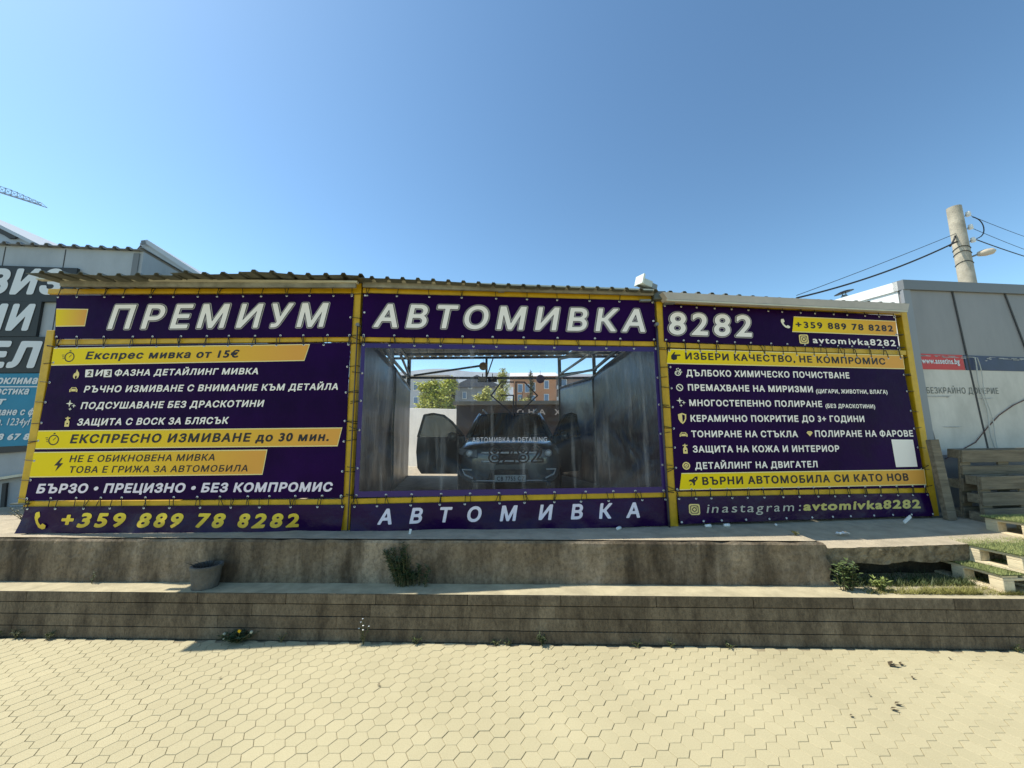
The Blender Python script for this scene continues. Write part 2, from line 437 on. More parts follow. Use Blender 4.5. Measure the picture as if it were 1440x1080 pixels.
g = MB(); r_m = random.Random(8)
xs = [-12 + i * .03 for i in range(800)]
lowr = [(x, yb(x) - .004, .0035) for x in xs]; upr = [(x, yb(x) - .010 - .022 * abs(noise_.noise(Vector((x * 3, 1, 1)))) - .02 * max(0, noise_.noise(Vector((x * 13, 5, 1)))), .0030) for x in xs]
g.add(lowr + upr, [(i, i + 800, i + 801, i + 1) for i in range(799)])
obj('foot_strip', g, M('olive', (.050, .046, .024), .95, var=.5, vs=40, bump=.6, bs=120), kind='stuff')  # thin dark strip of uneven width along the wall foot
# ragged concrete wall in front of the platform
def ragged(o, sx, seed, amp):
    r = random.Random(seed)
    return o
def conc_face(x0, x1, depth, name, mat, parent, seed, jag=True):
    from mathutils import noise
    g = MB(); nx = int((x1 - x0) / .035); nz = 14
    def P(i, j, back):
        u = i / nx; x = x0 + (x1 - x0) * u
        zt = zp(x); z = .36 + (zt - .36) * j / nz
        q = Vector((x * 3, z * 3, seed)); a = noise.noise(q * 2) * .012 + noise.noise(q * 7) * .006
        y = yc(x) + a + (.012 if j == nz else 0)
        if j == nz: z += noise.noise(Vector((x * 6, 1, seed))) * .010 - .010
        if jag and u > .95:
            x -= .05 * (j / nz) + noise.noise(Vector((z * 12, 3, seed))) * .05 * (u - .95) / .05 
        return Vector((x, y + back, z))
    vs = []
    for back in (0, depth):
        vs += [P(i, j, back) for j in range(nz + 1) for i in range(nx + 1)]
    N = (nx + 1) * (nz + 1); fs = []
    idx = lambda i, j, b: b * N + j * (nx + 1) + i
    for j in range(nz):
        for i in range(nx): fs.append((idx(i, j, 0), idx(i + 1, j, 0), idx(i + 1, j + 1, 0), idx(i, j + 1, 0)))
    for i in range(nx): fs.append((idx(i, nz, 0), idx(i + 1, nz, 0), idx(i + 1, nz, 1), idx(i, nz, 1)))
    for j in range(nz): fs.append((idx(nx, j, 0), idx(nx, j, 1), idx(nx, j + 1, 1), idx(nx, j + 1, 0)))
    g.add(vs, fs)
    return obj(name, g, mat, parent, smooth=False)
# weathered concrete: vertical runs of dirt, paler rubbed patches
m, t, b = newmat('weathered_concrete')
tc = t.nodes.new('ShaderNodeTexCoord')
def nz_(scale, st, det=8, ro=.65):
    mp = t.nodes.new('ShaderNodeMapping'); mp.inputs['Scale'].default_value = st
    t.links.new(tc.outputs['Object'], mp.inputs[0])
    n = t.nodes.new('ShaderNodeTexNoise'); n.inputs['Scale'].default_value = scale; n.inputs['Detail'].default_value = det; n.inputs['Roughness'].default_value = ro
    t.links.new(mp.outputs[0], n.inputs[0]); return n
na = nz_(3.2, (1, 1, .22)); nb_ = nz_(34, (1, 1, .8), 12, .8); nc = nz_(1.4, (1, 1, 1.3), 4)
r1 = t.nodes.new('ShaderNodeValToRGB'); r1.color_ramp.elements[0].position = .36; r1.color_ramp.elements[0].color = (.085, .062, .038, 1); r1.color_ramp.elements[1].position = .62; r1.color_ramp.elements[1].color = (.36, .29, .205, 1)
t.links.new(na.outputs['Fac'], r1.inputs[0])
r2 = t.nodes.new('ShaderNodeValToRGB'); r2.color_ramp.elements[0].position = .32; r2.color_ramp.elements[0].color = (.22, .20, .18, 1); r2.color_ramp.elements[1].position = .56
t.links.new(nb_.outputs['Fac'], r2.inputs[0])
r3 = t.nodes.new('ShaderNodeValToRGB'); r3.color_ramp.elements[0].position = .4; r3.color_ramp.elements[0].color = (.7, .66, .6, 1); r3.color_ramp.elements[1].position = .6
t.links.new(nc.outputs['Fac'], r3.inputs[0])
mx = t.nodes.new('ShaderNodeMix'); mx.data_type = 'RGBA'; mx.blend_type = 'MULTIPLY'; mx.inputs[0].default_value = .8
mx2 = t.nodes.new('ShaderNodeMix'); mx2.data_type = 'RGBA'; mx2.blend_type = 'MULTIPLY'; mx2.inputs[0].default_value = 1
t.links.new(r1.outputs[0], mx.inputs[6]); t.links.new(r2.outputs[0], mx.inputs[7]); t.links.new(mx.outputs[2], mx2.inputs[6]); t.links.new(r3.outputs[0], mx2.inputs[7])
t.links.new(mx2.outputs[2], b.inputs['Base Color']); b.inputs['Roughness'].default_value = .92
bp = t.nodes.new('ShaderNodeBump'); bp.inputs['Strength'].default_value = .9; bp.inputs['Distance'].default_value = .015
t.links.new(nb_.outputs['Fac'], bp.inputs['Height']); t.links.new(bp.outputs[0], b.inputs['Normal'])
m_weather = m
XE = onz(1172, 764, .765).x
cw = conc_face(-14, XE + .02, .22, 'concrete_wall', m_weather, None, 5)
tag(cw, 'long weathered concrete wall with dark runs of dirt below the purple banners', 'wall')

# platform slab behind it, and the broken right half with a hollow beneath
SE = [onz(1168, 771, .70), onz(1260, 768.5, .70), onz(1376, 763, .71)]
from mathutils import noise as _n
g = MB()
fr = []
x = -20.0
while x < XE - .08: fr.append((x, yc(x) + .016 + _n.noise(Vector((x * 5, 4, 4))) * .012)); x += .05
fr.append((XE - .08, yc(XE) + .03)); fr.append((XE - .02, SE[0].y + .01))
x = XE + .03
while x < 7:
    if x < SE[1].x: y = SE[0].y + (SE[1].y - SE[0].y) * (x - SE[0].x) / (SE[1].x - SE[0].x)
    else: y = SE[1].y + (SE[2].y - SE[1].y) * (x - SE[1].x) / (SE[2].x - SE[1].x)
    fr.append((x, y + _n.noise(Vector((x * 9, 0, 2))) * .02 + _n.noise(Vector((x * 31, 0, 2))) * .012)); x += .03
fr.append((20, fr[-1][1]))
n = len(fr)
ztop = lambda x: zp(x) + .002
zfr = lambda x: ztop(x) if x < XE - .05 else .70
vs = [(x, y, zfr(x)) for x, y in fr] + [(x, 4.6 if x > XE - .05 else y + .5, ztop(x)) for x, y in fr] + [(x, 14, ztop(x)) for x, y in fr]
fs = [(k * n + i, k * n + i + 1, (k + 1) * n + i + 1, (k + 1) * n + i) for k in (0, 1) for i in range(n - 1)]
g.add(vs, fs); obj('platform', g, m_slab, kind='structure')
g = MB()      # broken edge face of the slab, rough
i0 = next(i for i, q in enumerate(fr) if q[0] > XE + .01)
ed = [(XE - .25 + .03 * i, SE[0].y + .012) for i in range(9)] + fr[i0:-1]; m_ = len(ed); L = 7; vs = []
for j in range(L):
    for (x, y) in ed:
        th = .178 + .025 * _n.noise(Vector((x * 4, 7, 1)))
        z = .699 - th * j / (L - 1)
        q = Vector((x * 8, z * 8, 3)); off = _n.noise(q) * .018 + _n.noise(q * 3) * .009 + (.25 if j == L - 1 else 0)
        vs.append((x, y + off + .004 * j, z))
g.add(vs, [(j * m_ + i + 1, j * m_ + i, (j + 1) * m_ + i, (j + 1) * m_ + i + 1) for j in range(L - 1) for i in range(m_ - 1)])
o = obj('slab_edge', g, m_rough); tag(o, 'rough broken edge of the concrete slab hanging over a dark hollow', 'slab')
g = MB(); g.grid(lambda u, v: (XE - .2 + u * 6, (SE[0].y + .30) + v * .02 + _n.noise(Vector((u * 30, v * 5, 1))) * .04, .37 + v * .30), 60, 4)
obj('soil_bank', g, m_soil, kind='structure')
g = MB(); g.add([(-300, 13.9, .70), (300, 13.9, .70), (300, 900, .70), (-300, 900, .70)], [(0, 1, 2, 3)]); obj('yard', g, m_yard, kind='structure')

# ------------------------------------------------------------------ the car wash shed: yellow frame, roof, side curtains
PST = [Vector((-5.02, 4.14, 0)), Vector((-1.755, 4.21, 0)), Vector((1.70, 4.32, 0)), Vector((4.93, 4.72, 0))]
BAY = []
for k in range(3):
    e = (PST[k + 1] - PST[k]).normalized(); nn = Vector((e.y, -e.x, 0))
    if nn.y > 0: nn = -nn
    BAY.append((PST[k], e, nn))
def uv(k, x, y, off=0):
    p, e, nn = BAY[k]; q = onplane(x, y, p + nn * off, nn); return Vector(((q - p).dot(e), q.z))
def F(k, u, z, off=0):
    p, e, nn = BAY[k]; return p + e * u + nn * off + Vector((0, 0, z))
def FP(k, x, y, off=0):
    a = uv(k, x, y, off); return F(k, a.x, a.y, off)
shed = thing('car_wash_shed', 'open car wash shed of yellow painted steel under a ribbed grey roof', 'shed', (0, 4.3, .76))
# yellow posts
for k, pts in ((0, ((75, 468), (38, 706))), (0, ((505, 402), (486.5, 747))), (1, ((926, 416), (946, 741))), (2, ((1264.5, 441), (1314, 724)))):
    a = FP(k, *pts[0], -.05); c = FP(k, *pts[1], -.05)
    mid = Vector(((a.x + c.x) / 2, (a.y + c.y) / 2, 0))
    top = a.z + .02
    g = MB(); g.bar(mid + Vector((0, 0, c.z - .01)), mid + Vector((0, 0, top)), .088, .075, side=BAY[k][1])
    bevel(obj('post', g, m_ypaint, shed), .006)
    # foot plate
    g = MB(); g.box((mid.x, mid.y, c.z - .012), (.16, .14, .016)); obj('foot_plate', g, m_dsteel, shed)
def rail(k, p0, p1, h=.058):
    a = FP(k, *p0, -.035); c = FP(k, *p1, -.035)
    g = MB(); g.bar(a, c, .04, h, side=BAY[k][2]); return bevel(obj('rail', g, m_ypaint, shed), .004)
rail(0, (70, 410.5), (499, 409.5)); rail(0, (82, 481.5), (497, 477)); rail(0, (36, 708.5), (486, 705.5))
rail(1, (511, 409), (921, 420.5)); rail(1, (507, 477), (922, 484)); rail(1, (492, 705), (940, 695))
rail(2, (938, 424.5), (1268, 440.5)); rail(2, (934, 485.5), (1272, 496.5)); rail(2, (950, 695), (1310, 689))
# roof sections
RZ = 3.50
def roof(FL, FR, RL, RR, nr, name='roof_sheet'):
    g = MB(); prof = []
    for i in range(nr):
        for du, h in ((0, 0), (.66, 0), (.72, .025), (.90, .025)): prof.append(((i + du) / nr, h))
    prof.append((1, 0)); NV = 4
    vs = []
    for j in range(NV + 1):
        v = j / NV
        for u, h in prof:
            p = FL.lerp(FR, u).lerp(RL.lerp(RR, u), v)
            vs.append((p.x, p.y, p.z + h + .008 * sin(u * 9 + v * 4)))
    n = len(prof)
    fs = [(j * n + i, j * n + i + 1, (j + 1) * n + i + 1, (j + 1) * n + i) for j in range(NV) for i in range(n - 1)]
    g.add(vs, fs); o = obj(name, g, m_roof, shed)
    sm = o.modifiers.new('thick', 'SOLIDIFY'); sm.thickness = .004
    return o
FL1, FR1 = FP(0, 36, 384, .36), FP(0, 508, 391, .20)
FL2, FR2 = FP(1, 505, 390.5, .20), FP(1, 926, 410, .14)
FL3, FR3 = FP(2, 927, 411, .05), FP(2, 1277, 429.5, .05)
RB = lambda x: Vector((x * 1.27, 10.7, 4.04))
zf = lambda x: FL1.z + (FR1.z - FL1.z) * (x - FL1.x) / (FR1.x - FL1.x)
for (xa, ya, xb, yb_, ra, rb_, dz, nr) in ((-5.0, 3.78, -3.53, 3.90, -5.55, -4.15, .0, 8), (-3.56, 3.835, -2.83, 3.90, -4.18, -3.48, .008, 4), (-2.86, 3.85, -1.60, 4.0, -3.5, -2.28, .016, 7)):
    roof(Vector((xa, ya, zf(xa) + dz)), Vector((xb, yb_, zf(xb) + dz)), Vector((ra - .05, 10.4, 4.06 + dz)), Vector((rb_ * 1.0 - .63 * (rb_ + 5.6) / 3.3, 10.6, 4.05 + dz)), nr)
roof(FL2, FR2, RB(-2.3), RB(1.15), 20)
roof(FL3, FR3, RB(1.17), Vector((5.0, 10.9, 4.05)), 19)
def board(k, pts, off, th, mat, name):
    q = [FP(k, x, y, off) for x, y in pts]
    g = MB(); g.prism(q, -BAY[k][2] * th); return fixn(obj(name, g, mat, shed))
board(0, ((84, 393), (500, 397), (500, 404), (84, 402)), .10, .03, m_fascia, 'fascia')
board(0, ((50, 390.5), (502, 394.5), (502, 396.8), (50, 392.6)), .13, .06, m_fedge, 'fascia_edge')
board(1, ((510, 393.8), (922, 408.6), (922, 415), (510, 403)), .06, .03, m_fascia, 'fascia')
board(1, ((508, 392.0), (923, 406.5), (923, 408.4), (508, 393.7)), .09, .05, m_fedge, 'fascia_edge')
q0 = [(932, 410.5), (1279, 427), (1277, 436.5), (939, 420.5)]
board(2, q0, .15, .12, m_gutter, 'gutter')
board(2, ((938, 420.8), (1277, 436.8), (1276.5, 438.6), (939, 422.6)), .155, .02, m_fedge, 'gutter_lip')
# little brackets by the posts
for (k, x, y, wd) in ((1, 534, 404, .05), (1, 705, 409.5, .05), (1, 907, 423, .09), (2, 941, 426.5, .09)):
    q = FP(k, x, y, .03); g = MB(); g.box(q, (wd * 1.4, .05, .022)); bevel(obj('bracket', g, m_gsteel, shed), .004)
q = FP(1, 926, 417, .02); g = MB(); g.box(q, (.14, .1, .1)); bevel(obj('junction_box', g, m_dsteel, shed), .01)
# rear posts, beams and braces
def bz(k, v, x=0, z=0):   # point along the side line of the wash bay, v = depth
    a = (Vector((-1.78, 4.25, 0)), Vector((-2.21, 7.0, 0)), Vector((-2.83, 10.5, 0))) if k == 0 else (Vector((1.68, 4.36, 0)), Vector((1.79, 8.3, 0)), Vector((1.31, 10.5, 0)))
    q = a[0].lerp(a[1], v * 2) if v < .5 else a[1].lerp(a[2], v * 2 - 1); return Vector((q.x + x, q.y, z))
rz = lambda z: 1.7 + (z - 1.7) * 10.5 / 8.1
def steel(name, a, c, wd=.06, mat=None):
    g = MB(); g.bar(a, c, wd, wd); return obj(name, g, mat or m_dsteel, shed)
for k in (0, 1):
    sg = -1 if k == 0 else 1
    for v in (.5, 1.0):
        a = bz(k, v, 0, .72); c = bz(k, v, 0, 3.36 + .58 * v); steel('rear_post' if v == 1 else 'side_post', a, c, .085 if v == 1 else .065)
    steel('side_beam', bz(k, .02, 0, 3.30), bz(k, .5, 0, 3.60), .06); steel('side_beam', bz(k, .5, 0, 3.60), bz(k, 1, 0, 3.90), .06)
    steel('side_beam', bz(k, .02, 0, 3.10), bz(k, .5, 0, 3.2), .045); steel('side_beam', bz(k, .5, 0, 3.2), bz(k, 1, 0, 3.4), .045)
    steel('brace', bz(k, .52, -sg * .02, 3.58), bz(k, .97, -sg * .02, 3.46), .045, m_gsteel)
    steel('brace', bz(k, .5, -sg * .02, 3.56), bz(k, .1, -sg * .02, 3.12), .04)
RL_, RR_ = bz(0, 1), bz(1, 1)
bzl = lambda f, z, dy=0: RL_.lerp(RR_, f) + Vector((0, dy, rz(z)))
steel('rear_beam', bzl(-.0, 3.02), bzl(1.0, 2.98), .06)
steel('rear_beam', bzl(-.7, 3.02), bzl(-.02, 3.02), .05)
steel('rear_beam', bzl(1.02, 2.98), bzl(1.9, 2.98), .05)
steel('rear_purlin', bzl(-.7, 3.44), bzl(1.9, 3.44), .06)
steel('rear_post', bzl(.515, 2.98, .01), bzl(.515, 3.42, .01), .06)
steel('brace', bzl(.03, 3.07, .03), bzl(.50, 3.28, .03), .05)
steel('brace', bzl(1.0, 3.06, .03), bzl(1.25, 3.16, .03), .05)
steel('brace', bzl(-.02, 3.05, .03), bzl(-.3, 3.12, .03), .045)
steel('brace', bzl(.515, 3.0, -.04), bzl(.56, 3.42, -.04), .03, m_gsteel)
for yy in (5.4, 6.9, 8.4, 9.6):
    steel('purlin', Vector((-5.3, yy, 3.36 + (yy - 4.2) * .095)), Vector((5.0, yy + .1, 3.30 + (yy - 4.2) * .105)), .05)
# side curtains of the wash bay (grey tarpaulin)
for k, (x0, ztp) in ((0, (0, 2.76)), (1, (0, 2.78))):
    def cf(u, v, k=k):
        q = bz(k, -.012 + u * 1.012, 0, .74 + v * (2.24 + .10 * u))
        a = _n.noise(Vector((u * 4, v * 3, k * 5))) * .035 + .012 * sin(u * 40) * (1 - v)
        return Vector((q.x + a * min(1, u * 4) + (.05 if k == 0 else -.02), q.y, q.z))
    g = MB(); g.grid(cf, 50, 24)
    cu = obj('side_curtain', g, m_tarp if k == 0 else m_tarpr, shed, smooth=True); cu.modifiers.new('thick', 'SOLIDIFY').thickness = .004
    g = MB(); g.tube([cf(i / 20, 1.0) + Vector((0, 0, .01)) for i in range(21)], .022, 6); obj('curtain_rod', g, m_tarpedge, shed)
    g = MB(); g.tube([cf(.506, j / 10) + Vector((.02 if k == 0 else -.02, 0, 0)) for j in range(11)], .018, 6); obj('curtain_seam', g, m_dsteel, shed)
# rear wall panels shutting the two side bays
for (a, c) in (((-5.6, 10.3), (-3.0, 10.5)), ((1.45, 10.5), (4.95, 10.8)), ((-5.6, 10.3), (-5.15, 4.6)), ((4.95, 10.8), (4.98, 5.05))):
    g = MB(); g.bar((*a, 1.75), (*c, 1.75), .03, 2.0); obj('wall_panel', g, m_tarp, shed)

for k, y0, y1 in ((1, (494, 738, 942, 728), 752), (2, (952, 725, 1308, 714), 738)):  # dark sheets standing in for the shade in the gap below the skirts
    q = [FP(k, y0[0], y0[1], -.11), FP(k, y0[2], y0[3], -.11)]
    g = MB(); g.prism([q[0], q[1], Vector((q[1].x, q[1].y, .73)), Vector((q[0].x, q[0].y, .73))], -BAY[k][2] * .01); fixn(obj('gap_shade', g, M('shade_black', (.012, .012, .014), .7), shed))

# ------------------------------------------------------------------ banners laced to the frame
class Banner:
    pass
def banner(name, label, cat, group, k, TL, TR, BR, BL, mat, amp=.004, hole=None, sag=0):
    B = Banner(); B.k = k
    c = [uv(k, *p) for p in (TL, TR, BR, BL)]; B.c = c
    B.seed = sum(TL) * .37
    def disp(u, z):
        if sag:
            t = min(1, max(0, (c[0].y - z) / (c[0].y - c[3].y)))
            q = Vector((u * 1.6, z * 2.5, B.seed))
            return (_n.noise(q) * .05 + _n.noise(q * 2.7 + Vector((u * 2, 0, 0))) * .02) * (.25 + t) * sag + .02 * t
        q = Vector((u * 1.3, z * 1.7, B.seed))
        return (_n.noise(q) + .35 * _n.noise(q * 2.3)) * amp
    B.disp = disp
    def P(s, t, off=0):
        a = c[0].lerp(c[1], s).lerp(c[3].lerp(c[2], s), t)
        return F(k, a.x, a.y, off + disp(a.x, a.y))
    B.P = P
    root_z = min(c[2].y, c[3].y)
    mid = P(.5, 1); B.root = thing(name, label, cat, (mid.x, mid.y, mid.z), group)
    wd = (c[1] - c[0]).length; ht = (c[0] - c[3]).length
    g = MB(); nu = max(8, int(wd / .06)); nv = max(5, int(ht / .06))
    if not hole: g.grid(lambda s, t: P(s, t), nu, nv)
    else:
        h = [uv(k, *p) for p in hole]
        def HP(s, t):
            a = h[0].lerp(h[1], s).lerp(h[3].lerp(h[2], s), t); return F(k, a.x, a.y, disp(a.x, a.y))
        B.HP = HP
        def strip(o0, o1, i0, i1, n):
            g.grid(lambda s, t: o0.lerp(o1, s).lerp(i0.lerp(i1, s), t), n, 2)
        strip(P(0, 0), P(1, 0), HP(0, 0), HP(1, 0), 30); strip(P(1, 0), P(1, 1), HP(1, 0), HP(1, 1), 20)
        strip(P(1, 1), P(0, 1), HP(1, 1), HP(0, 1), 30); strip(P(0, 1), P(0, 0), HP(0, 1), HP(0, 0), 20)
    B.sheet = obj('sheet', g, mat, B.root, smooth=True)
    return B
def edging(B, sides, sp=.25, cords=None):
    """eyelets along the named edges and the black cord that laces them to the rail"""
    k = B.k; r = random.Random(B.seed); n = BAY[k][2]; cg = MB(); first = [None]
    cords = sides if cords is None else cords
    for sd in sides:
        a, b_ = {'t': ((0, 0), (1, 0)), 'b': ((0, 1), (1, 1)), 'l': ((0, 0), (0, 1)), 'r': ((1, 0), (1, 1))}[sd]
        p0, p1 = B.P(*a), B.P(*b_); L = (p1 - p0).length; m_ = max(2, int(L / sp))
        inw = {'t': (0, -1), 'b': (0, 1), 'l': (1, 0), 'r': (-1, 0)}[sd]
        e = BAY[k][1]
        iv = e * inw[0] + Vector((0, 0, inw[1]))
        for i in range(m_ + 1):
            f = min(.993, max(.007, (i + r.uniform(-.12, .12)) / m_))
            s, t = a[0] + (b_[0] - a[0]) * f, a[1] + (b_[1] - a[1]) * f
            q = B.P(s, t, .003) + iv * .022 * (1 if sd in 'lr' else 1)
            if sd == 'b': q = B.P(s, t, .003) + Vector((0, 0, .022))
            if sd == 't': q = B.P(s, t, .003) - Vector((0, 0, .022))
            if first[0] is None:
                g = MB(); R = Matrix((e, Vector((0, 0, 1)).cross(e) * -1 if False else Vector((0, 0, 1)), n)).transposed()
                g.lathe((0, 0, 0), ((.0045, 0), (.0105, 0), (.012, .002), (.0085, .004), (.0045, .002)), 10, R)
                o = obj('eyelet', g, m_eyelet); o.parent = B.root; o.location = q - base_of(B.root); first[0] = o
            else:
                o = first[0].copy(); C.objects.link(o); o.location = q - base_of(B.root)
            if sd in cords:
                ow = {'t': Vector((0, 0, 1)), 'b': Vector((0, 0, -1)), 'l': -e, 'r': e}[sd]
                al = e if sd in 'tb' else Vector((0, 0, 1))
                for rep in range(r.choice((1, 1, 1, 2))):
                    sl_ = r.uniform(-.018, .018) + (.03 * r.choice((-1, 1)) if rep else 0)
                    tip = q + ow * (.112 if sd in 'tb' else .125) + al * sl_
                    cg.tube([q + n * .004, q + ow * .03 + n * .004 + al * sl_ * .3, tip - ow * .02 + n * .0, tip - n * .03, tip - ow * .03 - n * .085], .0036, 5)
    if cg.v: obj('lacing_cord', cg, m_cord, B.root)
def line(B, body, L, R, cap, mat, bold=.034, shear=0.0, space=1.0, off=.004, step=.025, layers=None, name='lettering'):
    k = B.k; uL, uR = uv(k, *L), uv(k, *R)
    hz = uv(k, L[0], L[1] - cap).y - uL.y; hz2 = uv(k, R[0], R[1] - cap).y - uR.y
    hz = (hz + hz2) / 2
    lay = layers or [(bold, mat, off)]
    ref = lay[0][0]; _, _, lo, hi = line_mesh(body, ref, space, shear, step, ref)
    par = B.root
    for (bd, mt, of) in lay:
        V, Fc, _, _ = line_mesh(body, bd, space, shear, step, ref)
        g = MB(); vs = []
        for (x, y) in V:
            a = uL.lerp(uR, (x - lo) / (hi - lo)); z = a.y + (y + ref) / (CAPH + 2 * ref) * hz
            vs.append(F(k, a.x, z, of + B.disp(a.x, z)))
        g.add(vs, Fc); obj(name, g, mt, par)
def quad(B, TL, TR, BR, BL, mat, off=.002, name='stripe', r=0, edge=None):
    k = B.k; c = [uv(k, *p) for p in (TL, TR, BR, BL)]
    def P(s, t, o):
        a = c[0].lerp(c[1], s).lerp(c[3].lerp(c[2], s), t); return F(k, a.x, a.y, o + B.disp(a.x, a.y))
    n = max(6, int((c[1] - c[0]).length / .05))
    if edge:
        du = .008 / (c[1] - c[0]).length; dv = .010 / (c[0] - c[3]).length
        g = MB(); g.grid(lambda s, t: P(s * (1 + du), -dv + t * (1 + 2 * dv), off), n, 4); obj('stripe_border', g, edge, B.root)
        off += .0015
    g = MB(); g.grid(lambda s, t: P(s, t, off), n, 4); return obj(name, g, mat, B.root)
def circ(cx, cy, r, n=20, ry=None): return [(cx + r * cos(2 * pi * i / n), cy + (ry or r) * sin(2 * pi * i / n)) for i in range(n)]
def rrect(x0, y0, x1, y1, r, n=4):
    p = []
    for cx, cy, a in ((x1 - r, y1 - r, 0), (x0 + r, y1 - r, 90), (x0 + r, y0 + r, 180), (x1 - r, y0 + r, 270)):
        p += [(cx + r * cos(radians(a + 90 * i / n)), cy + r * sin(radians(a + 90 * i / n))) for i in range(n + 1)]
    return p
def star(cx, cy, r): return [(cx + (r if i % 2 == 0 else r * .3) * cos(pi / 2 + i * pi / 4), cy + (r if i % 2 == 0 else r * .3) * sin(pi / 2 + i * pi / 4)) for i in range(8)]
ICON = {
 'stopwatch_icon': [circ(.15, -.08, .82, 26), circ(.15, -.08, .66, 26), [(0, .84), (.3, .84), (.3, 1.02), (0, 1.02)], [(.1, -.16), (.5, .28), (.42, .34), (.04, -.08)],
     [(-1.15, .2), (-.75, .2), (-.75, .3), (-1.15, .3)], [(-1.05, -.1), (-.72, -.1), (-.72, 0), (-1.05, 0)], [(-.95, -.4), (-.68, -.4), (-.68, -.3), (-.95, -.3)]],
 'flame_icon': [[(0, 1), (.15, .7), (.5, .25), (.6, -.2), (.5, -.7), (.2, -1), (-.3, -1), (-.6, -.65), (-.62, -.2), (-.4, .2), (-.25, .1), (-.1, .5)], [(0, -.25), (.22, -.6), (.12, -.98), (-.15, -.98), (-.25, -.6)]],
 'car_icon': [[(-.95, -.7), (-.7, -.7), (-.7, -.5), (.7, -.5), (.7, -.7), (.95, -.7), (.95, .05), (.75, .25), (.55, .7), (-.55, .7), (-.75, .25), (-.95, .05)], [(-.55, .25), (.55, .25), (.42, .55), (-.42, .55)], circ(-.6, -.1, .15, 8), circ(.6, -.1, .15, 8)],
 'sparkle_icon': [star(-.3, .35, .75), star(.6, -.1, .45), star(-.05, -.75, .38)],
 'bottle_icon': [[(-.45, -1), (.45, -1), (.45, .05), (.2, .35), (.2, .6), (.5, .6), (.5, .8), (.1, .8), (.1, 1), (-.12, 1), (-.12, .8), (-.4, .8), (-.55, .6), (-.2, .6), (-.2, .35), (-.45, .05)], circ(.05, -.4, .17, 8)],
 'lightning_icon': [[(.25, 1), (-.65, -.12), (-.1, -.12), (-.35, -1), (.65, .22), (.08, .22), (.45, 1)]],
 'phone_icon': [[(-.75, .95), (-.3, 1), (-.1, .45), (-.4, .15), (-.2, -.25), (.15, -.55), (.45, -.35), (.95, -.6), (.9, -.95), (.5, -1.05), (-.1, -.85), (-.6, -.3), (-.9, .3), (-.9, .75)]],
 'camera_icon': [rrect(-1, -1, 1, 1, .35), rrect(-.74, -.74, .74, .74, .28), rrect(-.6, -.6, .6, .6, .22), circ(0, 0, .42, 16), circ(0, 0, .26, 12), circ(.42, .42, .09, 6)],
 'hand_icon': [[(-.95, .1), (-.6, .5), (-.2, .95), (-.05, .8), (-.25, .38), (.95, .38), (1.0, .2), (.95, .05), (.2, .05), (.3, -.1), (.2, -.3), (.25, -.5), (.12, -.7), (-.5, -.85), (-.95, -.6)]],
 'brush_icon': [circ(-.1, -.2, .72, 18, .6), circ(-.1, -.2, .5, 14, .38), circ(-.35, -.15, .13, 8), circ(.05, -.25, .14, 8), circ(.2, -.05, .1, 8), circ(.45, .5, .22, 10), circ(-.3, .7, .16, 8), circ(.05, .85, .13, 8), circ(.75, .05, .14, 8)],
 'no_smell_icon': [circ(0, 0, 1, 24), circ(0, 0, .72, 24), [(-.58, .42), (-.42, .58), (.58, -.42), (.42, -.58)]],
 'shield_icon': [[(0, 1), (.75, .75), (.7, -.1), (.4, -.65), (0, -1), (-.4, -.65), (-.7, -.1), (-.75, .75)], [(0, .75), (.5, .58), (.46, -.05), (.25, -.48), (0, -.7)]],
 'diamond_icon': [[(-.55, .7), (.55, .7), (.95, .2), (0, -.9), (-.95, .2)], [(-.5, .12), (.5, .12), (.5, .2), (-.5, .2)]],
 'gear_icon': [circ(0, 0, 1, 22), circ(0, 0, .68, 18), circ(0, 0, .5, 14), circ(0, .1, .12, 6), circ(-.2, -.15, .12, 6), circ(.2, -.15, .12, 6)],
 'rocket_icon': [[(.95, .95), (.9, .4), (.35, -.2), (.3, -.75), (.0, -.95), (-.05, -.45), (-.4, -.1), (-.95, -.05), (-.7, .3), (-.2, .35), (.4, .9)], circ(.42, .42, .16, 8), [(-.45, -.45), (-.3, -.6), (-.85, -.9)]],
 'heart_dot': [circ(0, 0, 1, 14)],
}
_ic = {}
def icon(B, nm, cx, cy, hpx, mat, off=.005, asp=1.0):
    k = B.k; c = uv(k, cx, cy); ex = (uv(k, cx + 1, cy) - c); ey = (uv(k, cx, cy - 1) - c)
    if nm not in _ic: _ic[nm] = fill(ICON[nm])
    V, Fc = _ic[nm]; h = hpx / 2
    # keep the print upright: x along the banner, y straight up
    g = MB(); g.add([F(k, c.x + ex.x * x * h * asp, c.y + ey.y * y * h + ex.y * x * h, off + B.disp(c.x, c.y)) for x, y in V], Fc)
    obj(nm, g, mat, B.root)
GB = 'purple banners laced to the shed'
sh = .19
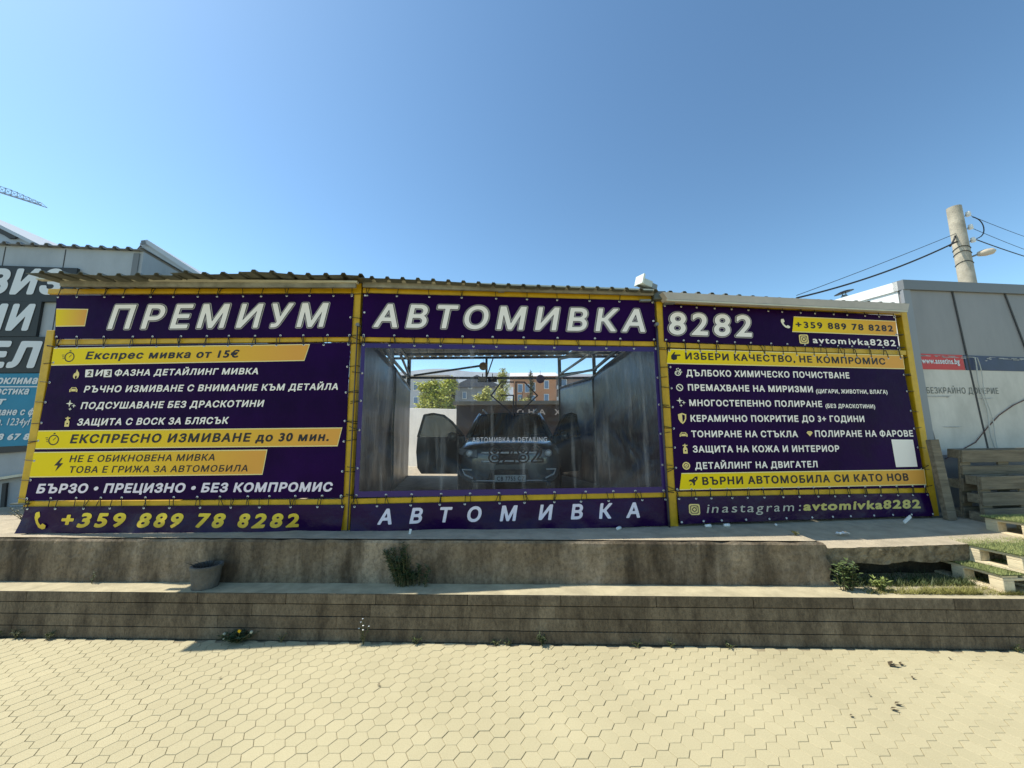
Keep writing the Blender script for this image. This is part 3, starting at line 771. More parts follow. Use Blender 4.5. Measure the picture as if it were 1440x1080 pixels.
# --- headline banners
B = banner('banner', 'upper left purple banner with one slanted white word beside a yellow tab', 'banner', GB, 0, (80, 415.5), (498, 413.5), (494.5, 474), (78, 477), m_vinyl, .012)
HL = [(.064, m_halo, .003), (.040, m_black, .005), (.022, m_white, .007)]
line(B, 'ПРЕМИУМ', (150, 465), (457, 462), 37.5, None, shear=.17, space=1.16, layers=HL, step=.014)
quad(B, (80.5, 435.5), (124, 436), (120, 458), (79.5, 458.5), m_goldtab, edge=m_edgep)
edging(B, 'tbr')
B = banner('banner', 'upper middle purple banner with one long white word above the window curtain', 'banner', GB, 1, (511, 412.8), (920, 422.8), (922.5, 480), (508.5, 473.8), m_vinyl, .004)
line(B, 'АВТОМИВКА', (523, 462), (909, 469), 36, None, shear=.17, space=1.16, layers=HL, step=.014)
edging(B, 'tblr', .36, 'tb')
B = banner('banner', 'upper right purple banner with four big digits and a phone number on gold', 'banner', GB, 2, (931.5, 427.5), (1258.5, 444), (1265, 492), (934, 480.5), m_vinyl, .004)
line(B, '8282', (938, 472), (1059, 476), 36, None, shear=.1, space=1.14, layers=HL, step=.014)
icon(B, 'phone_icon', 1104, 455, 13, m_iconw)
quad(B, (1116, 446), (1259, 452.5), (1261, 471.5), (1114, 465.8), m_gold, edge=m_edgep)
line(B, '+359 889 78 8282', (1119, 461), (1256, 466.5), 9.3, m_black, .030, space=1.2, off=.006)
icon(B, 'camera_icon', 1130, 477, 13, m_icon)
line(B, 'avtomivka8282', (1143, 482.5), (1260, 487), 9.2, m_white, .022, space=1.17)
edging(B, 'tbr', .22)
# --- left list banner
B = banner('banner', 'large left purple banner listing express wash services and 15€', 'banner', GB, 0, (77, 486.5), (493, 481.8), (483, 700), (35, 704), m_vinyl, .007)
bs = .15
quad(B, (75.5, 490.5), (434.5, 485), (427.5, 506.3), (72, 513), m_gold, edge=m_edgep)
icon(B, 'stopwatch_icon', 97, 501.5, 17, m_black)
line(B, 'Експрес мивка от 15€', (120.5, 505.6), (335, 503), 11, m_black, .034, bs, 1.08, .006)
icon(B, 'flame_icon', 108, 526, 13.5, m_icon)
for x, c_ in ((125.7, '2'), (151.8, '3')):
    quad(B, (x - 5, 519.8), (x + 6, 519.6), (x + 5, 530.2), (x - 6, 530.4), m_white)
    line(B, c_, (x - 3, 528.8), (x + 2.6, 528.7), 7.8, m_black, .03, bs, 1, .005)
line(B, 'И', (134, 529), (143.5, 528.9), 9, m_white, .034, bs)
line(B, 'ФАЗНА ДЕТАЙЛИНГ МИВКА', (160.7, 528.8), (363, 526.3), 9, m_white, .034, bs, 1.05)
icon(B, 'car_icon', 104, 548, 9.5, m_icon, asp=1.25)
line(B, 'РЪЧНО ИЗМИВАНЕ С ВНИМАНИЕ КЪМ ДЕТАЙЛА', (118, 552), (475.5, 548.3), 9.4, m_white, .032, bs, 1.05)
icon(B, 'sparkle_icon', 100.5, 570, 14, m_iconw)
line(B, 'ПОДСУШАВАНЕ БЕЗ ДРАСКОТИНИ', (113.5, 575.3), (370, 572), 9.6, m_white, .032, bs, 1.05)
icon(B, 'bottle_icon', 95.5, 593, 14, m_icon)
line(B, 'ЗАЩИТА С ВОСК ЗА БЛЯСЪК', (108.5, 598.5), (320.5, 596), 9.8, m_white, .034, bs, 1.05)
quad(B, (54, 606.8), (480, 602.5), (474, 626.2), (50, 630.3), m_gold, edge=m_edgep)
icon(B, 'stopwatch_icon', 75, 618, 18, m_black)
line(B, 'ЕКСПРЕСНО ИЗМИВАНЕ до 30 мин.', (99, 623.6), (462, 620.2), 12.6, m_black, .036, bs, 1.1, .006)
quad(B, (48, 637), (374.5, 633.5), (368, 666.3), (42, 670), m_gold, edge=m_edgep)
icon(B, 'lightning_icon', 83, 653.5, 19, m_black)
line(B, 'НЕ Е ОБИКНОВЕНА МИВКА', (98, 650), (302, 647.7), 9.6, m_black, .016, bs, 1.07, .006)
line(B, 'ТОВА Е ГРИЖА ЗА АВТОМОБИЛА', (96.5, 665.2), (348, 663), 9.4, m_black, .016, bs, 1.07, .006)
line(B, 'БЪРЗО • ПРЕЦИЗНО • БЕЗ КОМПРОМИС', (51, 693.8), (466.5, 691.2), 13.4, m_lav, .044, bs, 1.03)
edging(B, 'tbr', .25); edging(B, 'l', .2)
# --- right list banner
B = banner('banner', 'large right purple banner listing detailing services in white', 'banner', GB, 2, (938.5, 491), (1268, 502), (1303, 686), (949.5, 691), m_vinyl, .005)
quad(B, (939.5, 491.8), (1269, 500.5), (1271.5, 518), (937.5, 510.3), m_gold, edge=m_edgep)
icon(B, 'hand_icon', 950, 501, 13, m_black, asp=1.05)
line(B, 'ИЗБЕРИ КАЧЕСТВО, НЕ КОМПРОМИС', (963.7, 505.6), (1245, 513), 9.6, m_black, .032, 0, 1.08, .006)
icon(B, 'brush_icon', 953.5, 523.5, 12.5, m_iconw)
line(B, 'ДЪЛБОКО ХИМИЧЕСКО ПОЧИСТВАНЕ', (965, 529), (1194.5, 532.4), 9, m_white, .032, 0, 1.05)
icon(B, 'no_smell_icon', 955.5, 545, 10, m_iconw)
line(B, 'ПРЕМАХВАНЕ НА МИРИЗМИ', (967.5, 549.3), (1142.8, 552), 9, m_white, .032, 0, 1.05)
line(B, '(ЦИГАРИ, ЖИВОТНИ, ВЛАГА)', (1147, 553), (1248, 554), 5.8, m_white, .034, 0, 1.04)
icon(B, 'sparkle_icon', 957.5, 565.5, 12.5, m_iconw)
line(B, 'МНОГОСТЕПЕННО ПОЛИРАНЕ', (969.5, 571), (1156, 572.6), 9, m_white, .032, 0, 1.05)
line(B, '(БЕЗ ДРАСКОТИНИ)', (1160.5, 573.6), (1230.7, 574.4), 5.8, m_white, .034, 0, 1.04)
icon(B, 'shield_icon', 959.3, 588.5, 15.5, m_icon)
line(B, 'КЕРАМИЧНО ПОКРИТИЕ ДО 3+ ГОДИНИ', (971.3, 593), (1215.5, 593.5), 9.2, m_white, .032, 0, 1.05)
icon(B, 'car_icon', 961, 611, 9, m_icon, asp=1.3)
line(B, 'ТОНИРАНЕ НА СТЪКЛА', (972.3, 614.8), (1122, 614.8), 9.2, m_white, .032, 0, 1.05)
icon(B, 'diamond_icon', 1138, 609.5, 9, m_icon)
line(B, 'ПОЛИРАНЕ НА ФАРОВЕ', (1146, 614.6), (1284, 614), 9.2, m_white, .032, 0, 1.05)
icon(B, 'bottle_icon', 963.3, 631, 13.5, m_icon)
line(B, 'ЗАЩИТА НА КОЖА И ИНТЕРИОР', (974.5, 636.3), (1180.4, 635.3), 9.4, m_white, .032, 0, 1.05)
icon(B, 'gear_icon', 964.7, 655, 11, m_icon)
line(B, 'ДЕТАЙЛИНГ НА ДВИГАТЕЛ', (977.3, 659.6), (1149.8, 657.2), 9.4, m_white, .032, 0, 1.05)
quad(B, (958, 666.5), (1299, 661), (1301.7, 680.6), (955.5, 688), m_gold, edge=m_edgep)
icon(B, 'rocket_icon', 974.5, 676.5, 14, m_black)
line(B, 'ВЪРНИ АВТОМОБИЛА СИ КАТО НОВ', (987.5, 682), (1277.5, 676), 11, m_black, .034, 0, 1.08, .006)
quad(B, (1253.3, 618), (1283.5, 618.3), (1290.3, 656.3), (1260, 656.8), m_white, name='blank_label')
edging(B, 'tblr', .2)
# --- window curtain
HOLE = ((513.5, 489), (919.5, 494.5), (930.5, 684.5), (504.5, 691))
B = banner('window_curtain', 'purple edged curtain with a large clear film window in the middle bay', 'curtain', None, 1, (508.5, 482.5), (925, 488), (936.5, 692.5), (498, 699.5), m_border, .004, HOLE)
m, t, b = newmat('clear_film')
out = t.nodes['Material Output']
tr = t.nodes.new('ShaderNodeBsdfTransparent'); tr.inputs[0].default_value = (.93, .93, .95, 1)
gl = t.nodes.new('ShaderNodeBsdfGlossy'); gl.inputs['Roughness'].default_value = .07; gl.inputs[0].default_value = (.75, .68, .85, 1)
df = t.nodes.new('ShaderNodeBsdfDiffuse'); df.inputs[0].default_value = (.6, .6, .62, 1)
fr_ = t.nodes.new('ShaderNodeFresnel'); fr_.inputs[0].default_value = 1.27
tc = t.nodes.new('ShaderNodeTexCoord'); no = t.nodes.new('ShaderNodeTexNoise'); no.inputs['Scale'].default_value = 1.6; no.inputs['Detail'].default_value = 4; no.inputs['Distortion'].default_value = 1.2
bp = t.nodes.new('ShaderNodeBump'); bp.inputs['Strength'].default_value = .9; bp.inputs['Distance'].default_value = .06
t.links.new(tc.outputs['Object'], no.inputs[0]); t.links.new(no.outputs['Fac'], bp.inputs['Height']); t.links.new(bp.outputs[0], gl.inputs['Normal']); t.links.new(bp.outputs[0], fr_.inputs['Normal'])
m1 = t.nodes.new('ShaderNodeMixShader'); m2 = t.nodes.new('ShaderNodeMixShader')
rp = t.nodes.new('ShaderNodeValToRGB'); rp.color_ramp.elements[0].position = .42; rp.color_ramp.elements[0].color = (.012, .012, .012, 1); rp.color_ramp.elements[1].position = .8; rp.color_ramp.elements[1].color = (.11, .11, .11, 1)
t.links.new(no.outputs['Fac'], rp.inputs[0])
ms_ = t.nodes.new('ShaderNodeMapping'); ms_.inputs['Scale'].default_value = (9, 1, .7); t.links.new(tc.outputs['Object'], ms_.inputs[0])
ns_ = t.nodes.new('ShaderNodeTexNoise'); ns_.inputs['Scale'].default_value = 1.4; ns_.inputs['Detail'].default_value = 7; t.links.new(ms_.outputs[0], ns_.inputs[0])
rs_ = t.nodes.new('ShaderNodeValToRGB'); rs_.color_ramp.elements[0].position = .56; rs_.color_ramp.elements[0].color = (0, 0, 0, 1); rs_.color_ramp.elements[1].position = .74; rs_.color_ramp.elements[1].color = (.16, .16, .16, 1)
t.links.new(ns_.outputs['Fac'], rs_.inputs[0]); ma_ = t.nodes.new('ShaderNodeMath'); ma_.operation = 'ADD'
t.links.new(rp.outputs[0], ma_.inputs[0]); t.links.new(rs_.outputs[0], ma_.inputs[1]); t.links.new(ma_.outputs[0], m1.inputs[0]); t.links.new(tr.outputs[0], m1.inputs[1]); t.links.new(df.outputs[0], m1.inputs[2])
t.links.new(fr_.outputs[0], m2.inputs[0]); t.links.new(m1.outputs[0], m2.inputs[1]); t.links.new(gl.outputs[0], m2.inputs[2])
t.links.new(m2.outputs[0], out.inputs[0])
def film_pt(s, t_):
    q = B.HP(s, t_); edge = min(1, 12 * s * (1 - s)) * min(1, 10 * t_ * (1 - t_))
    o = .014 * math.exp(-((s - .905 - .012 * sin(t_ * 7)) / .010) ** 2) + .010 * math.exp(-((s - .78 - .03 * t_) / .012) ** 2) * t_
    o += .016 * math.exp(-((s + t_ * .45 - 1.32) / .018) ** 2) + .010 * math.exp(-((s - .10 + .03 * t_) / .014) ** 2) + .012 * math.exp(-((s - t_ * .5 + .30) / .02) ** 2) * (s < .3)
    return q + BAY[1][2] * o * edge
g = MB(); g.grid(film_pt, 200, 60)
B.film = obj('film', g, m, B.root, smooth=True)
line(B, 'АВТОМИВКА & DETAILING', (664, 622), (769, 621), 6.8, M('faded_print', (.46, .44, .48), .5), .012, 0, 1.1, .004)
# outlined 8282 and the arrow emblem, drawn in black line on the film
lay = [(.040, m_black, .004)]
def outlined(B, body, L, R, cap, th=.012):
    k = B.k; uL, uR = uv(k, *L), uv(k, *R); hz = uv(k, L[0], L[1] - cap).y - uL.y
    ref = .02; _, _, lo, hi = line_mesh(body, ref, 1.12, 0, .02, ref)
    x = 0; g = MB(); sc = (uR - uL).length / (hi - lo)
    for ch in body:
        Vo, Fo = glyph(ch, ref + .034); Vi, Fi = glyph(ch, ref - .034)
        # ring between the two cuts: stitch by re-triangulating their loops
        lo_ = border(Vo, Fo) + border(Vi, Fi)
        Vr, Fr = fill(lo_)
        g.add([F(k, uL.x + (x + vx - lo) * sc, uL.y + (vy + ref) / (CAPH + 2 * ref) * hz + (uR.y - uL.y) * (x + vx - lo) / (hi - lo), .004 + B.disp(uL.x, uL.y)) for vx, vy in Vr], Fr)
        x += advance(ch) * 1.12 + 2 * ref * .6
    obj('outline_lettering', g, m_black, B.root)
def border(V, Fc):
    cnt = {}
    for f in Fc:
        for i in range(3):
            a, c_ = f[i], f[(i + 1) % 3]; cnt[(min(a, c_), max(a, c_))] = cnt.get((min(a, c_), max(a, c_)), 0) + 1
    nb = {}
    for (a, c_), n_ in cnt.items():
        if n_ == 1: nb.setdefault(a, []).append(c_); nb.setdefault(c_, []).append(a)
    seen = set(); L = []
    for s0 in nb:
        if s0 in seen: continue
        cur = s0; lp = [V[s0]]; seen.add(s0)
        while True:
            nx_ = [q for q in nb[cur] if q not in seen]
            if not nx_: break
            cur = nx_[0]; seen.add(cur); lp.append(V[cur])
        if len(lp) > 2: L.append(lp)
    return L
outlined(B, '8282', (687.5, 650.5), (763.5, 649.5), 24)
g = MB()
def pline(pts, wd=.0145):
    q = [uv(1, *p) for p in pts]
    for a, c_ in zip(q[:-1], q[1:]):
        d = (c_ - a).normalized(); nn = Vector((-d.y, d.x)) * wd / 2; a2 = a - d * wd * .4; c2 = c_ + d * wd * .4
        g.add([F(1, p.x, p.y, .004 + B.disp(p.x, p.y) + .0002 * (len(g.f) % 7)) for p in (a2 + nn, a2 - nn, c2 - nn, c2 + nn)], [(0, 1, 2, 3)])
pline([(722, 537.3), (705, 537.3), (690.5, 556.3), (722, 583.5), (722, 556), (704, 555.6)])
pline([(725.5, 583.5), (725.5, 537.3), (737.5, 537.5), (755.8, 556.3), (727, 583.5)])
obj('arrow_emblem', g, m_black, B.root)
edging(B, 'tb', .3); edging(B, 'lr', .3)
# --- skirts along the bottom
B = banner('banner', 'creased purple skirt banner with a gold phone number under the left list', 'banner', GB, 0, (36, 712.5), (485, 709.5), (480.5, 748.5), (25, 749.5), m_skirt, sag=1)
icon(B, 'phone_icon', 58, 731.5, 24, m_goldv, asp=.78)
line(B, '+359 889 78 8282', (84.5, 741), (418, 742), 21, m_goldv, .044, .15, 1.3)
edging(B, 't', .28)
B = banner('banner', 'creased purple skirt banner with widely spaced white letters under the window curtain', 'banner', GB, 1, (494, 709.5), (939, 699.5), (942, 739), (493.5, 750), m_skirt, sag=1)
line(B, 'АВТОМИВКА', (532, 737), (899, 727.5), 21.5, m_lav, .034, .17, 2.15)
edging(B, 't', .3)
B = banner('banner', 'purple skirt banner with a camera icon and an account name in dull gold', 'banner', GB, 2, (951.5, 698.5), (1305, 693), (1308, 724.5), (953.5, 736.5), m_skirt, sag=.5)
icon(B, 'camera_icon', 975, 716, 15.5, m_icon)
m_dgold = M('dull_gold_print', (.56, .46, .13), .5); m_thin = M('thin_grey_print', (.50, .46, .38), .5)
line(B, 'inastagram:', (992.5, 721), (1126, 718.3), 13, m_thin, .002, .16, 1.28)
line(B, 'avtomivka8282', (1129.5, 718.2), (1290.5, 714.2), 13, m_dgold, .040, .16, 1.1)
edging(B, 't', .2); edging(B, 'b', .26, '')

# ------------------------------------------------------------------ neighbouring buildings and their signs
class Flat: pass
def flat(k, root):
    B = Flat(); B.k = k; B.root = root; B.disp = lambda u, z: 0; return B
def addplane(p1, p2):
    p = Vector((p1.x, p1.y, 0)); e = Vector((p2.x - p1.x, p2.y - p1.y, 0)).normalized(); nn = Vector((e.y, -e.x, 0))
    if nn.y > 0: nn = -nn
    BAY.append((p, e, nn)); return len(BAY) - 1
m_panelL = M('pale_panel', (.34, .37, .40), .55, var=.2, vs=1.5, stretch=(1, 1, .4))
m_panelR = M('grey_panel', (.25, .238, .235), .5, var=.22, vs=1.3, stretch=(1, 1, .3), dark=(.20, .195, .195))
m_panelW = M('white_panel', (.56, .525, .47), .55, var=.2, vs=2.2, stretch=(1, 1, .5), dark=(.42, .395, .35))
m_trimd = M('dark_trim', (.16, .17, .18), .5)
m_seam = M('dark_joint', (.05, .05, .05), .7)
m_signk = M('charcoal_sign', (.020, .022, .023), .5, var=.2, vs=2)
m_signb = M('blue_sign', (.012, .20, .34), .5, var=.12, vs=1.5)
m_slett = M('sign_white', (.62, .64, .66), .5)
m_bright = M('white_sheet', (.80, .80, .78), .5, var=.06, vs=2)
m_red = M('red_strip', (.50, .025, .022), .45, var=.12, vs=3)
m_navy = M('navy_strip', (.022, .030, .085), .45, var=.3, vs=5)
m_scrape = M('scraped_paint', (.38, .38, .38), .6, var=.4, vs=14)
def onp(k, x, y, off=0): return FP(k, x, y, off)
def slab(k, pts, off, th, mat, name, parent, par_org=None):
    q = [FP(k, x, y, off) for x, y in pts]; g = MB(); g.prism(q, -BAY[k][2] * th)
    return fixn(obj(name, g, mat, parent))
# left workshop
a = ony(0, 345, 5.75); KL = addplane(a, onz(200, 354, a.z)); ztopL = a.z
c0 = FP(KL, 192, 470)
lw = thing('workshop_building', 'pale panel clad workshop on the left carrying charcoal and blue sign boards', 'building', (-7, 6, .7))
uR_ = uv(KL, 196, 400).x; uLf = uR_ - 12
g = MB(); g.hexa([F(KL, u, z, o) for z in (.5, ztopL) for u, o in ((uLf, 0), (uR_, 0), (uR_, -4), (uLf, -4))]); obj('wall', g, m_panelL, lw)
g = MB()
prof = []
nr = 62
for i in range(nr):
    for du, h in ((0, 0), (.6, 0), (.68, .036), (.9, .036)): prof.append((uLf + (uR_ + .05 - uLf) * (i + du) / nr, h))
g.add([F(KL, u, ztopL + .01 + h + (.02 if o < 0 else 0), o) for o in (.07, -4) for u, h in prof], [(i, i + 1, len(prof) + i + 1, len(prof) + i) for i in range(len(prof) - 1)])
o = obj('roof', g, M('workshop_roof', (.20, .21, .22), .5, metal=.3), lw); o.modifiers.new('thick', 'SOLIDIFY').thickness = .012
g = MB()
for x in (88, 2):
    u = uv(KL, x, 380).x; g.hexa([F(KL, uu, z, o) for z in (.7, ztopL - .02) for uu, o in ((u - .006, .004), (u + .006, .004), (u + .006, -.01), (u - .006, -.01))])
obj('panel_joint', g, m_seam, lw)
slab(KL, ((188, 356), (196, 356), (190, 395), (182, 395)), .02, .03, m_trimd, 'corner_trim', lw)
slab(KL, ((-40, 677), (32, 666), (31, 669.5), (-40, 681)), .10, .10, m_fedge, 'ledge', lw)
slab(KL, ((3, 680), (9, 679), (3, 742), (-3, 742)), .03, .03, m_seam, 'door_gap', lw)
slab(KL, ((-40, 630), (46, 626), (44, 634), (-40, 640)), .05, .05, m_seam, 'beam', lw)
GS = 'sign boards on the left workshop'
def signboard(pts, mat, label):
    cz = [FP(KL, *p, .03) for p in pts]; q = sum(cz, Vector()) / 4
    r = thing('sign_board', label, 'sign', q, GS); slab(KL, pts, .05, .045, mat, 'board', r); return flat(KL, r)
def signtext(B, *a, **k): line(B, *a, off=.056, **k)
B = signboard(((-95, 370), (109, 377), (99, 424), (-100, 424)), m_signk, 'charcoal sign board ending in ВИЗ, topmost on the left workshop')
signtext(B, 'ВИЗ', (-18, 416), (87, 416), 36.5, m_slett, .055, .15, 1.02)
B = signboard(((-100, 425), (58.5, 424), (50, 473), (-106, 473.5)), m_signk, 'charcoal sign board ending in МИ, between two other boards')
signtext(B, 'МИ', (-33, 466.5), (44.5, 466.5), 38, m_slett, .055, .15, 1.02)
B = signboard(((-106, 474.5), (72, 473.5), (61, 524), (-112, 525)), m_signk, 'charcoal sign board ending in ЕЛ, right above the blue board')
signtext(B, 'ЕЛ', (-21, 518.5), (53.5, 518.5), 38, m_slett, .055, .15, 1.0)
B = signboard(((-112, 526), (61, 525), (41, 627), (-130, 632)), m_signb, 'blue sign board with lines of white lettering and a phone number')
signtext(B, 'оклима', (0.5, 540.8), (57, 540.8), 11.5, m_slett, .04, .2)
slab(KL, ((-100, 543.5), (58, 543), (57.7, 544.5), (-100, 545)), .0535, .003, m_slett, 'underline', B.root)
signtext(B, 'остика', (-1, 555.4), (45, 555.2), 10.5, m_slett, .035, .2)
signtext(B, 'т', (0, 569.5), (11.5, 569.5), 10.5, m_slett, .035, .2)
signtext(B, 'дане с ф', (-1, 584.3), (52, 584), 10, m_slett, .035, .2)
signtext(B, 'а. 1234yf', (0, 598.3), (47, 598.3), 10.5, m_slett, .01, .2)
signtext(B, '8 67 8', (1, 619), (46, 618.6), 9.5, m_slett, .05, .2)
# gable of the shed behind, and the far roof with torn covering
KG = addplane(ony(0, 345, 7.2), ony(200, 345, 7.4))
gb = thing('gable_shed', 'pale shed with a steep sloping roof edge behind the workshop', 'building', (-5, 8, .7))
q = [(197, 341), (206, 341), (305, 405), (305, 560), (175, 560)]
slab(KG, q, 0, 4.0, M('gable_panel', (.40, .43, .45), .55, var=.12, vs=2), 'wall', gb)
slab(KG, ((198.5, 338), (207, 337), (311, 404), (304, 408)), .06, 4.15, M('gable_flashing', (.48, .51, .54), .45, var=.1, vs=3), 'roof', gb)
slab(KG, ((198, 338.5), (203.5, 337.8), (204, 343), (198.5, 344)), .075, .01, m_trimd, 'ridge_cap', gb)
slab(KG, ((191, 352), (197, 345), (192, 400), (186, 400)), .05, .04, M('rust_trim', (.10, .05, .03), .8), 'corner_post', gb)
KF = addplane(ony(0, 345, 9.2), ony(200, 345, 9.2))
fr2 = thing('far_shed', 'grey shed roof with torn dark covering at the left edge', 'building', (-12, 10, .7))
slab(KF, ((-90, 274), (0, 320), (58, 349), (58, 520), (-150, 520)), 0, 5, m_panelL, 'wall', fr2)
slab(KF, ((-90, 270), (2, 317), (62, 347), (58, 350), (-90, 276)), .1, 5.2, M('far_flashing', (.42, .45, .48), .5), 'roof', fr2)
slab(KF, ((-40, 300), (0, 319.5), (25, 331), (20, 335), (12, 335), (6, 331), (-3, 327), (-40, 308)), .05, .04, m_seam, 'torn_covering', fr2)

# right building
a = ony(1262, 398, 5.05); KR = addplane(a, onz(1440, 405.5, a.z)); zR = a.z; cR = Vector((a.x + .06, a.y, 0))
BAY[KR] = (cR, BAY[KR][1], BAY[KR][2])
rb = thing('panel_building', 'grey metal panel building on the right with red and navy strips', 'building', (6, 5.2, .7))
bk = onz(1150, 432, zR); dirb = (Vector((bk.x, bk.y, 0)) - cR).normalized()
L_ = 9; eR, nR = BAY[KR][1], BAY[KR][2]
def RP(u, v, z): return cR + eR * u + dirb * v + Vector((0, 0, z))
g = MB(); g.hexa([RP(u, v, z) for z in (.5, zR) for u, v in ((0, 0), (L_, 0), (L_, 6), (0, 6))]); obj('wall', g, m_panelR, rb)
g = MB(); g.hexa([RP(u, v, z) for z in (.7, zR - .02) for u, v in ((-.012, .05), (-.002, .05), (-.002, 6), (-.012, 6))]); obj('side_sheet', g, m_bright, rb)
g = MB(); g.hexa([RP(u, v, z) for z in (zR - .10, zR + .03) for u, v in ((-.03, .03), (-.012, .03), (-.012, 6.1), (-.03, 6.1))]); obj('side_flashing', g, m_bright, rb)
g = MB(); g.hexa([RP(u, -.035, z) if q == 0 else RP(u, .08, z) for z in (zR - .10, zR + .035) for u, q in ((-.03, 0), (L_, 0), (L_, 1), (-.03, 1))]); obj('roof_flashing', g, m_trimd, rb)
g = MB(); g.hexa([cR + eR * u + nR * o + Vector((0, 0, z)) for z in (.7, zR - .1) for u, o in ((-.025, .02), (.085, .02), (.085, -.02), (-.025, -.02))]); obj('corner_trim', g, M('corner_grey', (.24, .25, .265), .5), rb)
BR = flat(KR, rb)
slab(KR, ((1287.5, 519), (1460, 522.5), (1520, 640), (1322, 640)), .006, .004, m_panelW, 'painted_field', rb)
slab(KR, ((1287, 497), (1353, 499.3), (1357.5, 520.3), (1290.5, 519)), .010, .003, m_red, 'colour_strip', rb)
slab(KR, ((1355, 499.5), (1470, 503.5), (1474, 523), (1359.5, 520.5)), .010, .003, m_navy, 'colour_strip', rb)
line(BR, 'www.assetins.bg', (1295, 511.3), (1348, 512.6), 8.3, m_slett, .03, 0, 1, .015)
line(BR, 'БЕЗКРАЙНО ДОВЕРИЕ', (1302.5, 553.3), (1403.5, 554), 8.6, M('grey_lettering', (.10, .11, .10), .6), .0, 0, 1.1, .011)
r = random.Random(4)
for (x, y, x2, y2) in ((1338.5, 404, 1392, 640), (1411.5, 407, 1500, 640)):
    slab(KR, ((x - .9, y), (x + .9, y), (x2 + 1, y2), (x2 - 1, y2)), .0125, .008, m_seam, 'panel_joint', rb)
g = MB()
for i in range(42):   # scuffs where stickers were pulled off
    x = r.uniform(1288, 1440); y = 499.5 + (x - 1287) * .036 + r.uniform(-1, 1.2); wd = r.uniform(3, 12); h = r.uniform(.5, 1.6)
    g.prism([FP(KR, px, py, .0145) for px, py in ((x, y), (x + wd, y + .3), (x + wd * .9, y + h), (x + wd * .1, y + h * .8))], -nR * .001)
for (x, y, l) in ((1300, 557, 40), (1375, 560, 24), (1325, 600, 30), (1385, 507, 4), (1391, 505, 4), (1331, 558, 4)):
    g.prism([FP(KR, px, py, .0145) for px, py in ((x, y), (x + l, y - .5), (x + l * .7, y + 1), (x + l * .2, y + .8))], -nR * .001)
obj('scuff_mark', g, m_scrape, rb)
g = MB(); g.tube([FP(KR, x, y, .02) for x, y in ((1500, 528), (1470, 545), (1446, 560), (1425, 570), (1405, 584), (1388, 602), (1372, 622), (1330, 645))], .006, 6)
tag(obj('hose', g, M('brown_hose', (.12, .06, .045), .6)), 'brown hose looped in an arc across the grey panel building', 'hose')
g = MB()
for dx in (0, 5): g.tube([FP(KR, 1372 + dx + (y - 515) * .235 + 1.6 * sin(y * .09 + dx), y, .03) for y in range(503, 670, 8)], .005 if dx else .007, 6)
tag(obj('cable', g, M('pale_cable', (.45, .45, .42), .5)), 'pale pair of cables hanging down the front of the panel building', 'cable')

# ------------------------------------------------------------------ pallets
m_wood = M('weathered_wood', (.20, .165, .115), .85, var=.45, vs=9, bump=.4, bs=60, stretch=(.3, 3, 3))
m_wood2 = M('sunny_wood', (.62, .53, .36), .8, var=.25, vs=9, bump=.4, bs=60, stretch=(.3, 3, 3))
m_turf = M('turf_backing', (.08, .10, .035), .95, var=.3, vs=30)
m_blade = M('turf_blade', (.30, .33, .12), .8, var=.4, vs=12)
def pallet(label, L, W, mat, group):
    r = thing('pallet', label, 'pallet', (0, 0, 0), group); rr = random.Random(L * 7 + W)
    def B(name, c, d): 
        g = MB(); g.box(c, d); o = obj(name, g, mat, r); bevel(o, .003, 1); return o
    ws = (.145, .1, .145, .1, .145); ys = [.0725, .235, W / 2, W - .235, W - .0725]
    for wv, y in zip(ws, ys): B('deck_board', (L / 2, y, .133 + rr.uniform(-.001, .001)), (L - rr.uniform(0, .01), wv, .022))
    bw_ = .145 if L > 1 else .10
    for x in (bw_ / 2, L / 2, L - bw_ / 2): B('stringer', (x, W / 2, .1105), (bw_, W, .0215))
    for x in (bw_ / 2, L / 2, L - bw_ / 2):
        for y in (.05, W / 2, W - .05): B('block', (x, y, .061), (bw_, .1, .076))
    for y in (.05, W / 2, W - .05): B('skid', (L / 2, y, .0115), (L, .1, .0225))
    return r
def turf(r, L, W, seed):
    rr = random.Random(seed); g = MB(); g.box((L / 2, W / 2, .150), (L + .03, W + .03, .008)); t_ = obj('turf_mat', g, m_turf, r)
    g = MB()
    for i in range(9000):
        x = rr.uniform(-.02, L + .02); y = rr.uniform(-.02, W + .02); a = rr.uniform(0, 6.3); l = rr.uniform(.012, .026)
        dx, dy = cos(a) * .002, sin(a) * .002; tx, ty = rr.uniform(-.012, .012), rr.uniform(-.012, .012)
        g.add([(x - dx, y - dy, .153), (x + dx, y + dy, .153), (x + tx, y + ty, .153 + l)], [(0, 1, 2)])
    o = obj('turf_pile', g, m_blade, t_); o['kind'] = 'stuff'
GP = 'pallets used as steps and fence'
def place(r, loc, rot):
    r.location = loc; r.rotation_euler = rot; return r
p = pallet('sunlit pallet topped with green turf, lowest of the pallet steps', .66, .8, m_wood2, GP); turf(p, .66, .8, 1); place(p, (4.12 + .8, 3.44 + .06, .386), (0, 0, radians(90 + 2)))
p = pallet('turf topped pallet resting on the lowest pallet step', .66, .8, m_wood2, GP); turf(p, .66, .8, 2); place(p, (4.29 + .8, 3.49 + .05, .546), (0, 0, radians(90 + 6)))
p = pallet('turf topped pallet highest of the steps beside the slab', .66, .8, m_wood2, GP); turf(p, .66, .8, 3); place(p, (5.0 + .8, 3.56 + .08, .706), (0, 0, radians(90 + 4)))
def standing(px, label, L, W, lean, dz=0, off=.5):
    p = pallet(label, L, W, m_wood, GP)
    e = eR; ang = atan2(e.y, e.x)
    q = cR + e * px + nR * off
    place(p, (q.x, q.y, .755 + dz), (radians(90 - lean), 0, ang)); return p
